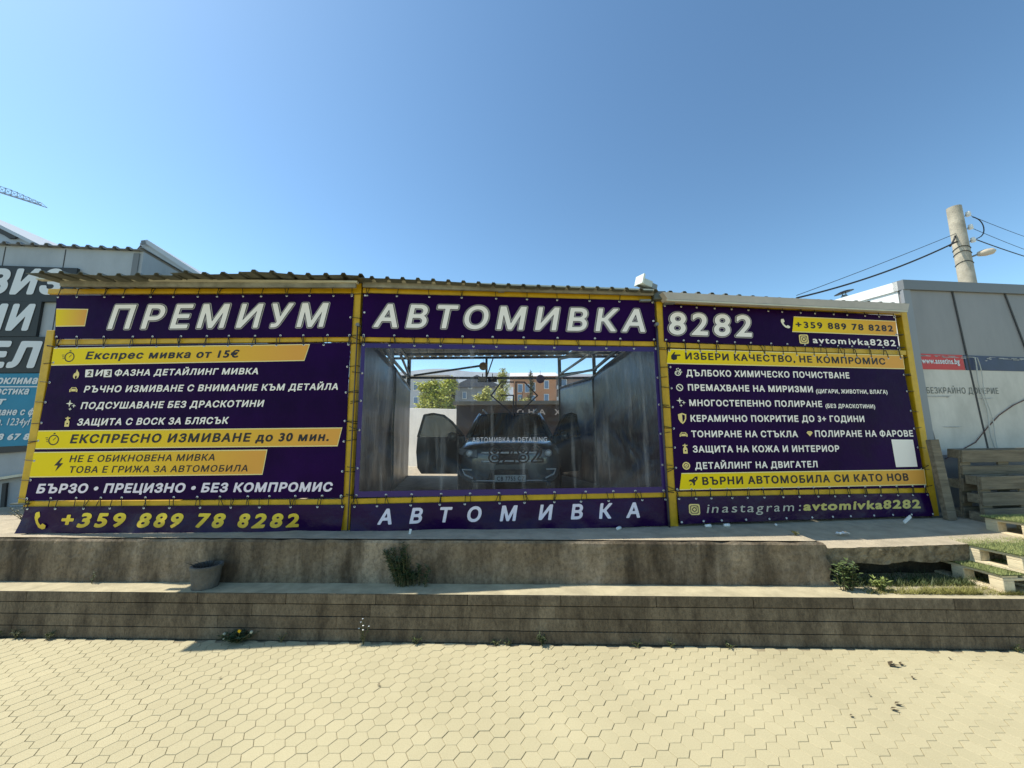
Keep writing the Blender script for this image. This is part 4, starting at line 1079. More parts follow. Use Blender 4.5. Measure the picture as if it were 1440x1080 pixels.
standing(-.15, 'weathered pallet standing on its long edge against the grey panel building', 1.2, .8, -6, 0, .22)
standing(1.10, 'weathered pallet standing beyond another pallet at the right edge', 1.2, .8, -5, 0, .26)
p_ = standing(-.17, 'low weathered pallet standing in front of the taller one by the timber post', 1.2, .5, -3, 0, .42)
g = MB(); q = FP(KR, 1324, 640, .42); g.bar((q.x - .02, q.y, .76), (q.x - .06, q.y + .02, 1.66), .10, .06)
tag(bevel(obj('timber_post', g, m_wood), .004), 'grey timber post standing beside the last yellow frame post', 'post')

# ------------------------------------------------------------------ pole, wires, crane, roof fittings
m_pole = M('pale_concrete_pole', (.42, .38, .30), .85, var=.3, vs=5, bump=.4, bs=40)
m_wire = M('black_wire', (.02, .02, .022), .6); m_cer = M('white_ceramic', (.75, .74, .70), .3)
PY = 9.0; pt = ony(1340, 292, PY); pb = ony(1362.5, 400, PY)
px_, pyy = (pt.x + pb.x) / 2, PY
up = thing('utility_pole', 'pale concrete utility pole with white insulators above the panel building', 'pole', (px_, pyy, .7))
rp_ = 7.6 / FPX * (pt - O0).dot(_f)
g = MB(); n = 20
g.tube([(px_ + (pt.x - px_) * 1.0 * (z - 4) / (pt.z - 4) if False else px_, pyy, z) for z in [.7 + (pt.z - .7) * i / 10 for i in range(11)]], [rp_ * (1.35 - .35 * i / 10) for i in range(11)], 18)
shaft = obj('shaft', g, m_pole, up, smooth=True); shaft.modifiers.new('e', 'EDGE_SPLIT').split_angle = radians(50)
ptop = Vector((px_, pyy, pt.z))
def atpole(dy_px, side=0):   # height on the pole from photo row
    d = ray(1340 + (dy_px - 292) * .2, dy_px); return CZ + d.z / d.y * PY
for y in (305, 323, 341):
    z = atpole(y); g = MB(); g.tube([(px_ + rp_ * .9, pyy - .05, z - .03), (px_ + rp_ + .07, pyy - .08, z), (px_ + rp_ + .12, pyy - .08, z + .02)], .010, 6); ins = obj('bracket', g, m_gsteel, up)
    g = MB(); g.lathe((px_ + rp_ + .04, pyy - .12, z), ((.02, -.06), (.05, -.05), (.035, -.015), (.055, 0), (.035, .03), (.045, .05), (.015, .07)), 12); obj('insulator', g, m_cer, up, smooth=True)
z = atpole(362)
g = MB(); g.tube([(px_ + rp_ * .7, pyy, z - .03), (px_ + rp_ + .12, pyy - .10, z + .03)], .02, 8); obj('lamp_arm', g, m_gsteel, up)
g = MB(); g.lathe((0, 0, 0), ((.01, 0), (.06, .03), (.085, .16), (.075, .30), (.03, .36), (.008, .37)), 14)
R = Vector((.97, -.22, .16)).to_track_quat('Z', 'Y').to_matrix(); g.v = [tuple(R @ Vector(v) + Vector((px_ + rp_ + .08, pyy - .12, z + .02))) for v in g.v]
obj('lamp_head', g, M('lamp_plastic', (.55, .47, .36), .5), up, smooth=True)
for y in (350, 357, 371):
    z = atpole(y); g = MB(); g.tube([(px_ + (rp_ + .012) * 1.03 * cos(a), pyy + (rp_ + .012) * 1.03 * sin(a), z + .03 * sin(a * 2)) for a in [2 * pi * i / 16 for i in range(17)]], .008, 5); obj('wire_band', g, m_wire, up)
def wire(pts, r_, label, sag=0, name='overhead_wire'):
    a, c = Vector(pts[0]), Vector(pts[-1]); g = MB()
    if len(pts) == 2: pts = [a.lerp(c, i / 16) - Vector((0, 0, sag * 4 * (i / 16) * (1 - i / 16))) for i in range(17)]
    g.tube(pts, r_, 5); return tag(obj(name, g, m_wire), label, 'wire')
zA = atpole(341)
wire([(px_ - rp_, pyy - .05, zA), ony(1120, 419, 8.2)], .020, 'thick black cable sagging from the pole to the shed roof', .12)
wire([(px_ - rp_, pyy - .05, atpole(330)), ony(1120, 415.5, 8.2)], .007, 'thin black wire just above the thick cable to the shed roof', .02)
for (y0, x1, y1, r_, lb) in ((305, 1500, 352, .006, 'uppermost thin wire running right from the pole'), (323, 1500, 371, .006, 'middle thin wire running right from the pole'), (338, 1500, 377, .012, 'thick black wire running right below the thin ones')):
    wire([(px_ + rp_ + .06, pyy - .1, atpole(y0)), ony(x1, y1, 11)], r_, lb, .05)
za, zb_ = atpole(309), atpole(339)
g = MB(); g.tube([(px_ + rp_ + .14 + .22 * sin(pi * i / 12), pyy - .12, za + (zb_ - za) * i / 12 + .05 * sin(pi * i / 6)) for i in range(13)], .012, 6); obj('wire_loop', g, m_wire, up)
g = MB(); g.tube([(px_ - rp_ - .02, pyy - .05, atpole(333)), (px_ - rp_ - .06, pyy - .05, atpole(338)), (px_ - rp_ - .25, pyy - .1, atpole(349))], .02, 6); obj('wire_lead', g, m_wire, up)
# crane far away
m_crane = M('crane_steel', (.22, .23, .24), .5)
cr = thing('tower_crane', 'distant tower crane with only its lattice jib tip in the sky', 'crane', (-190, 110, 0))
tip, root_ = ony(62, 290, 110), ony(-140, 226, 110)
g = MB(); n = 24; H = 1.9
for i in range(n):
    a, c = tip.lerp(root_, i / n), tip.lerp(root_, (i + 1) / n); ha, hc = H * min(1, .35 + i / 8), H * min(1, .35 + (i + 1) / 8)
    wv = Vector((0, .8, 0))
    for sgn in (-1, 1):
        g.bar(a + wv * sgn, c + wv * sgn, .16, .16); g.bar(a + wv * sgn, (a + c) / 2 + Vector((0, 0, (ha + hc) / 2)), .09, .09); g.bar((a + c) / 2 + Vector((0, 0, (ha + hc) / 2)), c + wv * sgn, .09, .09)
    g.bar(a + wv, c - wv, .08, .08); g.bar((a + c) / 2 + Vector((0, 0, (ha + hc) / 2)), (a.lerp(c, 1.5)) + Vector((0, 0, (ha + hc) / 2)), .13, .13)
obj('jib', g, m_crane, cr)
g = MB()
for sx_, sy_ in ((-1, -1), (1, -1), (1, 1), (-1, 1)): g.bar(root_ + Vector((sx_, sy_, -root_.z)), root_ + Vector((sx_, sy_, 5)), .25, .25)
for i in range(20):
    z0 = root_.z * (i / 20) - root_.z; g.bar(root_ + Vector((-1, -1, z0)), root_ + Vector((1, -1, z0 + root_.z / 20)), .15, .15)
obj('mast', g, m_crane, cr)
# vent cowl on the right roof
q = ony(1188, 420, 6.2)
vc = thing('vent_pipe', 'steel vent pipe with a tilted black rain cap on the right roof', 'vent', (q.x, q.y, 3.30))
g = MB(); g.lathe((q.x, q.y, 3.30), ((.05, 0), (.05, q.z - 3.30 + .03), (.035, q.z - 3.30 + .06)), 14); obj('pipe', g, M('galvanised', (.55, .62, .62), .3, metal=.6), vc, smooth=True)
zc = q.z + .10
R = Matrix.Rotation(radians(-14), 3, 'Y')
g = MB(); g.lathe((q.x, q.y, zc), ((.13, 0), (.135, .008), (.06, .03), (.01, .035)), 22, R); obj('rain_cap', g, m_black, vc)
g = MB()
for sx_ in (-.03, .03): g.tube([(q.x + sx_, q.y, q.z), (q.x + sx_, q.y, zc + .01)], .006, 5)
obj('cap_stay', g, m_dsteel, vc)
# floodlight on the roof edge
q = FP(1, 905, 404, .02)
fl = thing('floodlight', 'pale floodlight lying tilted on the roof edge above the middle bay', 'lamp', q)
R = Matrix.Rotation(radians(14), 3, 'Y') @ Matrix.Rotation(radians(20), 3, 'Z')
def lb(name, c, d, mat, rt=R):
    g = MB(); g.box((0, 0, 0), d); g.v = [tuple(q + rt @ (Vector(v) + Vector(c))) for v in g.v]; return bevel(obj(name, g, mat, fl), .006)
m_flh = M('floodlight_housing', (.46, .52, .49), .45, var=.15, vs=8)
lb('housing', (.02, .02, .055), (.13, .12, .075), m_flh); lb('front_plate', (-.055, .02, .075), (.025, .15, .12), M('floodlight_face', (.62, .66, .60), .35)); lb('ballast_box', (.125, .02, .05), (.08, .10, .065), M('floodlight_box', (.20, .23, .24), .5)); lb('mounting_arm', (.02, .02, .006), (.2, .03, .012), m_dsteel)

# ------------------------------------------------------------------ plants, pot, litter
m_leaf = M('weed_leaf', (.060, .085, .022), .6, var=.5, vs=20)
m_leafd = M('dark_leaf', (.052, .080, .028), .55, var=.5, vs=20)
m_leafy = M('yellow_grass', (.22, .21, .055), .8, var=.5, vs=14)
m_leafs = M('pale_leaf', (.11, .135, .075), .5, var=.4, vs=15)
m_stem = M('stem', (.10, .09, .04), .8)
def plant(name, label, loc, h, spread, n, ll, lw_, mat, seed, cat='weed', group=None, stems=4, flat_=False, lean=(0, 0), foot=0):
    r = random.Random(seed); loc = Vector(loc); root = thing(name, label, cat, loc, group); g = MB(); st = MB(); tips = []
    for s_ in range(stems):
        a = r.uniform(0, 2 * pi); d = spread * r.uniform(.2, 1); hh = h * r.uniform(.55, 1)
        p1 = loc + Vector((cos(a) * d + lean[0] * hh, sin(a) * d * .5 + lean[1] * hh, hh)); mid = loc.lerp(p1, .5) + Vector((0, 0, hh * .12))
        l0 = loc + Vector((cos(a) * d * foot, sin(a) * d * foot * .4, 0)); mid = l0.lerp(p1, .5) + Vector((0, 0, hh * .12))
        st.tube([l0, mid, p1], [.004, .003, .0015], 5); tips.append(p1)
        for i in range(n // stems):
            f = r.uniform(.08, 1) ** .8; q = l0.lerp(mid, f * 2) if f < .5 else mid.lerp(p1, f * 2 - 1)
            b_ = r.uniform(0, 2 * pi); dv = Vector((cos(b_), sin(b_), r.uniform(-.3, .8) if not flat_ else r.uniform(0, .35)))
            g.leaf(q, dv, (r.uniform(-.4, .4), r.uniform(-.4, .4), 1), ll * r.uniform(.5, 1.2), lw_ * r.uniform(.6, 1.2))
    obj('leaves', g, mat, root); obj('stem', st, m_stem, root); return root, tips
q = onz(567, 822, .38)
plant('wall_weed', 'dark bushy weed growing up the concrete wall below the window', (q.x, yc(q.x) - .05, .38), .37, .15, 900, .046, .013, m_leafd, 1, stems=24, lean=(-.22, .08), foot=.5)
q = onz(583, 824, .38)
plant('wall_weed', 'low dark weed spreading right of the bushy one along the wall foot', (q.x, yc(q.x) - .06, .38), .19, .17, 520, .046, .014, m_leafd, 61, stems=18, lean=(-.1, .05), foot=.8)
plant('wall_weed', 'spindly grey weed at the wall left of the pot', (onz(132, 820, .38).x, yc(-4) - .04, .38), .14, .03, 26, .03, .012, m_leafs, 2, stems=3)
q = onz(1203, 826, .38)
plant('broadleaf_weed', 'glossy broad leaved weed at the broken end of the concrete wall', (q.x - .13, q.y - .07, .384), .24, .13, 300, .055, .026, M('glossy_leaf', (.10, .135, .05), .3, var=.4, vs=20), 3, stems=16, foot=.5)
q = onz(1240, 826, .38)
plant('broadleaf_weed', 'bright green low weed just right of the broken wall end', (q.x - .08, q.y - .09, .384), .10, .09, 180, .045, .016, M('bright_leaf', (.17, .21, .05), .6, var=.3, vs=20), 4, stems=10)
q = onz(340, 900, 0)
dn, tips = plant('dandelion', 'dandelion clump with a yellow flower at the foot of the block wall', (q.x, yb(q.x) - .05, 0), .09, .16, 230, .075, .016, m_leafd, 5, stems=16, flat_=True)
base = Vector((q.x, yb(q.x) - .06, 0))
for (dx, dz, kind) in ((.03, .11, 1), (-.10, .085, 0), (-.095, .05, 0), (.13, .10, 0)):
    g = MB(); g.tube([base, base + Vector((dx, -.02, dz))], .003, 5); sm_ = obj('flower_stem', g, m_stem, dn)
    g = MB(); c = base + Vector((dx, -.025, dz))
    if kind: 
        for i in range(40):
            a = i * 2.4; g.leaf(c, (cos(a), -.5 + sin(i) * .3, sin(a)), (0, -1, .1), .019 * (1 - i * .008), .006)
    else: g.lathe(c, ((.004, -.012), (.011, -.006), (.012, .004), (.006, .012)), 10)
    obj('flower_head', g, M('dandelion_yellow', (.80, .52, .01), .7) if kind else M('seed_head', (.32, .34, .27), .9), dn)
GW = 'small weeds at the foot of the block wall'
for i, (x, y, h, n, lb, mt) in enumerate(((35, 893, .07, 40, 'small weed at the wall foot by the left edge', m_leaf), (68, 899, .06, 36, 'low sprawling weed near the left edge of the pavement', m_leaf), (8, 893, .06, 24, 'tiny weed at the very left end of the wall foot', m_leaf),
        (398, 901, .08, 14, 'thin dry weed just right of the dandelion', m_leafs), (587, 903, .06, 30, 'tiny tuft at the wall foot below the bushy wall weed', m_leaf), (697, 905, .04, 22, 'tiny tuft left of the dark leaved clump', m_leaf), (714, 905, .04, 18, 'tiny tuft close beside the dark leaved clump', m_leaf),
        (762, 906, .10, 70, 'dark leaved clump at the wall foot in mid pavement', m_leafd), (895, 906, .04, 20, 'faint moss tuft at the wall foot right of the clump', m_leaf), (942, 908, .045, 20, 'small tuft at the wall foot under the third yellow post', m_leaf), (1025, 909, .04, 16, 'tiny tuft below the banner with the dull gold account name', m_leaf), (1422, 913, .05, 22, 'small tuft at the wall foot by the right edge', m_leaf))):
    q = onz(x, y, 0); plant('small_weed', lb, (q.x, yb(q.x) - .035, 0), h, .05, n, .04, .010, mt, 20 + i, group=GW, stems=5)
q = onz(511, 906, 0)
wr, tips = plant('tall_weed', 'tall thin weed with tiny white flowers in front of the blocks', (q.x, yb(q.x) - .05, 0), .22, .05, 40, .03, .008, m_leaf, 40, stems=6)
for i, tp in enumerate(tips):
    g = MB(); g.lathe(tp, ((.002, -.004), (.008, 0), (.002, .004)), 8); obj('flower_head', g, m_cer, wr)
q = FP(KL, 12, 742, .8)
plant('bush', 'grey green bush against the left workshop wall', (onz(4, 750, .79).x, onz(4, 750, .79).y + .22, .79), .26, .24, 620, .030, .014, m_leafs, 50, cat='bush', stems=26)
q = onz(1120, 753, .765)
plant('small_weed', 'dry pale tuft on the platform edge above the concrete wall', (q.x, q.y, .765), .04, .08, 46, .035, .006, m_leafy, 51, stems=6)
# grass below the broken slab
g = MB(); r = random.Random(9)
for i in range(5200):
    x = 3.0 + 1.25 * r.random() ** .75; y = yb(x) + .07 + abs(r.gauss(0, .07))
    dens = _n.noise(Vector((x * 5, y * 5, 1)))
    if dens < -.15 and r.random() < .8: continue
    l = r.uniform(.015, .05) * (1.3 if x > 3.4 else .8); a = r.uniform(0, 6.3)
    t_ = Vector((cos(a) * l * .8, sin(a) * l * .8, l * r.uniform(.4, 1)))
    sd = Vector((-sin(a), cos(a), 0)) * .002
    p = Vector((x, y, .383)); g.add([p - sd, p + sd, p + t_], [(0, 1, 2)])
obj('grass', g, m_leafy, kind='stuff')
g = MB()
for i in range(2600):   # greener growth in the hollow under the slab
    x = r.uniform(XE + .1, 4.3); y = SE[0].y - .05 + abs(r.gauss(0, .12)); l = r.uniform(.03, .09); a = r.uniform(0, 6.3)
    sd = Vector((-sin(a), cos(a), 0)) * .003; p = Vector((x, y, .383)); g.add([p - sd, p + sd, p + Vector((cos(a) * l * .7, sin(a) * l * .7, l * r.uniform(.5, 1)))], [(0, 1, 2)])
obj('grass', g, m_leaf, kind='stuff')
# pot with dead twigs
pc = Vector((onz(301, 820, .38).x, 0, .379)); pc.y = yb(pc.x) + .125
pot = thing('flower_pot', 'grey concrete pot of dead twigs standing on the ledge', 'pot', pc)
g = MB(); g.lathe(pc, ((.095, 0), (.102, .004), (.118, .17), (.128, .175), (.128, .200), (.122, .204), (.106, .202), (.100, .15), (.05, .145), (.01, .145)), 28); obj('bowl', g, M('pot_concrete', (.105, .10, .088), .9, var=.35, vs=9, bump=.5, bs=50), pot, smooth=True).modifiers.new('e', 'EDGE_SPLIT').split_angle = radians(40)
g = MB(); g.lathe(pc + Vector((0, 0, .148)), ((.10, 0), (.07, .015), (.01, .02)), 18); obj('soil', g, m_soil, pot)
g = MB(); r = random.Random(3)
for i in range(26):
    a = r.uniform(0, 6.3); b_ = r.uniform(.2, 1.0); p0 = pc + Vector((cos(a) * .04, sin(a) * .04, .155)); p1 = pc + Vector((cos(a) * .14 * b_ - .02, sin(a) * .11 * b_, .17 + r.uniform(.02, .07)))
    g.tube([p0, p0.lerp(p1, .5) + Vector((0, 0, .02)), p1], [.003, .0025, .001], 5)
g.tube([pc + Vector((-.04, -.03, .18)), pc + Vector((-.11, -.05, .215)), pc + Vector((-.17, -.05, .235))], [.004, .003, .001], 5)
obj('twigs', g, M('dead_twig', (.04, .032, .025), .8), pot)
# litter
m_paper = M('litter_white', (.72, .72, .70), .6)
GL = 'litter under the banners'
def litter(x, y, z, d, rot, label, mat=m_paper):
    q = onz(x, y, z); g = MB()
    nn_ = 5
    g.grid(lambda u, v: (q.x + (u - .5) * d[0] * cos(rot) - (v - .5) * d[1] * sin(rot), q.y + (u - .5) * d[0] * sin(rot) + (v - .5) * d[1] * cos(rot), q.z + .004 + d[2] * abs(_n.noise(Vector((u * 3, v * 3, x)))) * 1.6), nn_, nn_)
    o = obj('litter', g, mat); tag(o, label, 'litter', GL); o.modifiers.new('thick', 'SOLIDIFY').thickness = .002
litter(1185, 751, .742, (.12, .05, .02), .2, 'crumpled white paper on the platform under the right banner')
def cup(x, y, z, rot, label, r_=.018, l=.06):
    q = onz(x, y, z) + Vector((0, 0, r_)); g = MB(); R = Matrix.Rotation(rot, 3, 'Z') @ Matrix.Rotation(radians(90), 3, 'Y')
    g.lathe(q, ((.001, 0), (r_ * .8, 0), (r_, l), (r_ * .9, l), (r_ * .7, .003)), 14, R); tag(obj('plastic_cup', g, m_paper, smooth=True), label, 'cup', GL)
cup(992, 742, .765, .1, 'white plastic cup lying left of another under the right banner')
cup(1018, 741, .765, .0, 'white plastic cup lying right of its twin under the right banner')
cup(868, 746, .765, .8, 'white plastic cup lying tilted under the middle skirt banner')
cup(1092, 740, .765, 1.2, 'small white cup lying below the dull gold account name', .012, .04)
q = onz(1278, 736, .765); g = MB(); g.bar(q + Vector((-.05, 0, .01)), q + Vector((.05, .02, .07)), .012, .03); tag(obj('plastic_strip', g, m_paper), 'pale plastic strip leaning under the right end banner', 'litter', GL)
q = onz(576, 752, .77); g = MB(); g.bar(q + Vector((0, 0, .0)), q + Vector((.01, 0, .055)), .022, .012); tag(obj('plastic_strip', g, m_paper), 'white scrap standing under the middle skirt banner', 'litter', GL)
m_dry = M('dry_leaf', (.10, .075, .04), .8, var=.3, vs=20)
r = random.Random(12)
for i, (x, y, lb, s_) in enumerate(((1250, 937, 'largest dry leaf on the pavement at the right', .09), (1266, 936, 'dry leaf beside the largest leaf on the pavement', .05), (1283, 955, 'small dry leaf on the pavement to the right of the larger leaves', .035), (1258, 991, 'curled dry leaf in the right half of the pavement', .05), (1252, 998, 'faint dry leaf next to the curled leaf', .05), (1222, 979, 'dark crumb of leaf on the right pavement', .02), (1195, 1008, 'dry leaf shred on the lower right pavement', .03), (307, 955, 'small dark leaf on the pavement in front of the dandelion', .025), (530, 965, 'dark leaf crumb on the middle left pavement', .028), (790, 941, 'tiny leaf crumb on the middle pavement', .018), (695, 909, 'tiny leaf crumb near the wall foot', .016), (1335, 927, 'small leaf on the pavement near the right edge', .025))):
    q = onz(x, y, .004); g = MB(); a = r.uniform(-.5, .5)
    for dz_ in (0, 1): g.leaf(q + Vector((0, 0, .002 + dz_ * .004)), (cos(a + dz_ * .6), sin(a + dz_ * .6), .08), (0, .2, 1), s_, s_ * .35)
    tag(obj('dry_leaf', g, m_dry), lb, 'leaf', 'dry leaves on the pavement')

# ------------------------------------------------------------------ the car in the wash bay
m_paint = M('navy_car_paint', (.085, .108, .125), .30, metal=.2, coat=1, spec=.5)
m_glass = M('tinted_glass', (.014, .018, .018), .06, spec=.6)
m_chrome = M('chrome', (.85, .86, .88), .35, metal=.15)
m_plastic = M('black_plastic', (.018, .018, .019), .6)
m_tyre = M('tyre_rubber', (.018, .018, .018), .8)
m_lens = M('headlight_lens', (.30, .33, .36), .15, spec=.7)
m_plate = M('plate_white', (.55, .55, .52), .4)
CO = Vector((-.06, 6.55, .715))
car = thing('parked_car', 'dark navy suv with both front doors open inside the wash bay', 'car', CO)
def cp(x, y, z): return CO + Vector((x, y, z))
stn = [(.0, .66, .30, .78), (.05, .80, .27, .86), (.22, .88, .25, .93), (.6, .915, .25, .985), (1.0, .925, .25, 1.02), (1.3, .93, .25, 1.06), (2.0, .935, .25, 1.08), (3.2, .93, .25, 1.10), (4.2, .90, .27, 1.08), (4.5, .82, .32, 1.0)]
g = MB(); pr = []
for (y, wd, zb, zt) in stn:
    half = [(0, zb), (wd * .8, zb), (wd * .96, zb + .06), (wd, zb + .25), (wd, (zb + zt) / 2 + .05), (wd * .985, zt - .14), (wd * .93, zt - .045), (wd * .72, zt), (wd * .35, zt + .018), (0, zt + .02)]
    ring = half + [(-x, z) for x, z in half[-2:0:-1]]; pr.append([cp(x, y, z) for x, z in ring])
n = len(pr[0]); vs = [v for q in pr for v in q]
fs = [(i * n + k, i * n + (k + 1) % n, (i + 1) * n + (k + 1) % n, (i + 1) * n + k) for i in range(len(pr) - 1) for k in range(n)] + [tuple(range(n - 1, -1, -1)), tuple((len(pr) - 1) * n + k for k in range(n))]
g.add(vs, fs); o = fixn(obj('body', g, m_paint, car, smooth=True)); sb = o.modifiers.new('round', 'SUBSURF'); sb.levels = sb.render_levels = 1
# cabin
def curve(p, q, bow): return lambda s, t: None
g = MB(); g.grid(lambda s, t: cp((s - .5) * 2 * (.78 - .16 * t), 1.22 + .78 * t + .10 * (2 * s - 1) ** 2 * (1 - .5 * t) - .02, 1.06 + .50 * t - .02 * (2 * s - 1) ** 2), 12, 8); obj('windshield', g, m_glass, car, smooth=True)
g = MB(); g.grid(lambda s, t: cp((s - .5) * 2 * (.63 + .02 * sin(pi * t)), 2.0 + 2.1 * t, 1.565 + .05 * sin(pi * min(1, t * .9 + .1)) - .05 * (2 * s - 1) ** 4), 12, 10); o = obj('roof', g, m_paint, car, smooth=True); o.modifiers.new('t', 'SOLIDIFY').thickness = .05
for sx_ in (-1, 1):
    g = MB(); g.tube([cp(sx_ * .83, 1.25, 1.05), cp(sx_ * .74, 1.65, 1.33), cp(sx_ * .655, 2.02, 1.55)], [.04, .034, .03], 8); obj('pillar', g, m_paint, car, smooth=True)
    g = MB(); g.tube([cp(sx_ * .60, 2.05, 1.62), cp(sx_ * .60, 2.15, 1.655), cp(sx_ * .60, 3.6, 1.665), cp(sx_ * .6, 3.75, 1.62)], .016, 8); obj('roof_rail', g, m_chrome, car, smooth=True)
    g = MB(); g.add([cp(sx_ * .90, 2.45, 1.08), cp(sx_ * .90, 4.2, 1.08), cp(sx_ * .66, 4.0, 1.52), cp(sx_ * .655, 2.5, 1.55)], [(0, 1, 2, 3)]); obj('side_window', g, m_glass, car)
    g = MB(); g.tube([cp(sx_ * .91, 2.42, .4), cp(sx_ * .91, 2.42, 1.08), cp(sx_ * .66, 2.47, 1.56)], .045, 8); obj('pillar', g, m_paint, car, smooth=True)
    # headlight
    g = MB(); g.grid(lambda s, t: cp(sx_ * (.53 + .33 * s), -.018 + .20 * s ** 1.7 + .05 * t, .69 + .05 * s + (.13 - .03 * s) * t), 8, 4); o = obj('headlight', g, m_lens, car, smooth=True); o.modifiers.new('t', 'SOLIDIFY').thickness = .02
    g = MB(); R = Matrix.Rotation(radians(90), 3, 'X'); g.lathe(cp(sx_ * .66, .012, .765), ((.055, -.02), (.06, 0), (.03, .012), (.008, .014)), 16, R); obj('lamp_ring', g, m_chrome, o, smooth=True)
    g = MB(); g.tube([cp(sx_ * .60, -.0, .36), cp(sx_ * .74, .04, .42), cp(sx_ * .78, .06, .50), cp(sx_ * .62, .0, .50)], .014, 6); obj('fog_trim', g, m_chrome, car)
    for y in (.85, 3.55):
        wh = None; R = Matrix.Rotation(radians(90), 3, 'Y')
        g = MB(); g.lathe(cp(sx_ * .82, y, .345), ((.21, -.11), (.32, -.11), (.345, -.07), (.345, .07), (.32, .11), (.21, .11)), 28, R); wh = obj('wheel', g, m_tyre, car, smooth=True)
        g = MB(); g.lathe(cp(sx_ * .82, y, .345), ((.21, -.09), (.215, .09), (.05, .07), (.01, .07)), 20, R); obj('rim', g, m_chrome, wh)
    # open door
    th = radians(68 if sx_ < 0 else 37); H0 = cp(sx_ * .93, 1.33, 0); D = Vector((sx_ * sin(th), cos(th), 0)); T = Vector((D.y, -D.x, 0)) * (1 if sx_ < 0 else -1)
    def dp(d, z, t_=0): return H0 + D * d + T * t_ + Vector((0, 0, z))
    g = MB(); pts = [(0, .36), (.04, .32), (1.0, .30), (1.10, .42), (1.14, .75), (1.12, 1.06), (0, 1.06)]
    g.prism([dp(d, z) for d, z in pts], T * .09); dr = fixn(obj('door', g, m_paint, car)); bevel(dr, .02, 3)
    fp_ = [(.02, 1.06), (.30, 1.36), (.50, 1.50), (.75, 1.545), (.97, 1.52), (1.12, 1.06)]
    for a_, c_ in zip(fp_[:-1], fp_[1:]):
        g = MB(); g.bar(dp(*a_, .045), dp(*c_, .045), .05, .04); obj('window_frame', g, m_plastic, dr)
    g = MB(); g.add([dp(d, z, .045) for d, z in fp_], [tuple(range(6))]); mg, t, b = (None, None, None)
    if 'door_glass' not in bpy.data.materials:
        mg, t, b = newmat('door_glass'); tr = t.nodes.new('ShaderNodeBsdfTransparent'); tr.inputs[0].default_value = (.09, .105, .10, 1); ms = t.nodes.new('ShaderNodeMixShader'); ms.inputs[0].default_value = .12
        b.inputs['Roughness'].default_value = .05; b.inputs['Base Color'].default_value = (.1, .12, .11, 1)
        t.links.new(tr.outputs[0], ms.inputs[1]); t.links.new(b.outputs[0], ms.inputs[2]); t.links.new(ms.outputs[0], t.nodes['Material Output'].inputs[0])
    obj('window_pane', g, bpy.data.materials['door_glass'], dr)
    g = MB(); g.lathe(dp(.20, 1.05, -.10), ((.01, -.09), (.07, -.08), (.10, 0), (.085, .07), (.02, .10)), 14); obj('mirror', g, m_paint, dr, smooth=True)
    g = MB(); g.bar(dp(.25, .72, .095), dp(.95, .76, .095), .05, .06); obj('armrest', g, m_plastic, dr)
    g = MB(); g.bar(dp(.15, .42, .093), dp(.95, .42, .093), .02, .14); obj('door_pocket', g, m_plastic, dr)
g = MB(); g.grid(lambda s, t: cp((s - .5) * 2 * (.44 - .06 * (1 - t)), -.012 + .05 * (2 * s - 1) ** 2 + .02 * t, .58 + .25 * t), 10, 6); gr = obj('grille', g, m_plastic, car); gr.modifiers.new('t', 'SOLIDIFY').thickness = .02
for z in (.635, .775):
    g = MB(); g.tube([cp(x / 10 * .46, -.035 + .05 * (x / 10) ** 2, z) for x in range(-10, 11)], .019, 6); obj('grille_slat', g, m_chrome, gr, smooth=True)
g = MB(); g.grid(lambda s, t: cp((s - .5) * 2 * .62, -.008 + .06 * (2 * s - 1) ** 2, .33 + .17 * t), 8, 3); lg = obj('lower_grille', g, m_plastic, car); lg.modifiers.new('t', 'SOLIDIFY').thickness = .02
g = MB(); g.tube([cp(x / 10 * .62, -.012 + .06 * (x / 10) ** 2, .32) for x in range(-10, 11)], .009, 6); obj('bumper_trim', g, m_chrome, lg)
g = MB(); g.box(cp(.02, -.045, .36), (.52, .012, .11)); pl = bevel(obj('license_plate', g, m_plate, car), .004)
V, Fc, lo, hi = line_mesh('CB 7755 CZ', .02, 1.15, 0, .03)
g = MB(); g.add([cp(-.20 + (x - lo) / (hi - lo) * .45, -.0535, .325 + (y + .02) / (CAPH + .04) * .07) for x, y in V], Fc); obj('lettering', g, m_black, pl)
for sx_ in (-.35, .25):
    g = MB(); g.bar(cp(sx_, 1.14, 1.055), cp(sx_ + .42, 1.30, 1.10), .012, .012); obj('wiper', g, m_plastic, car)

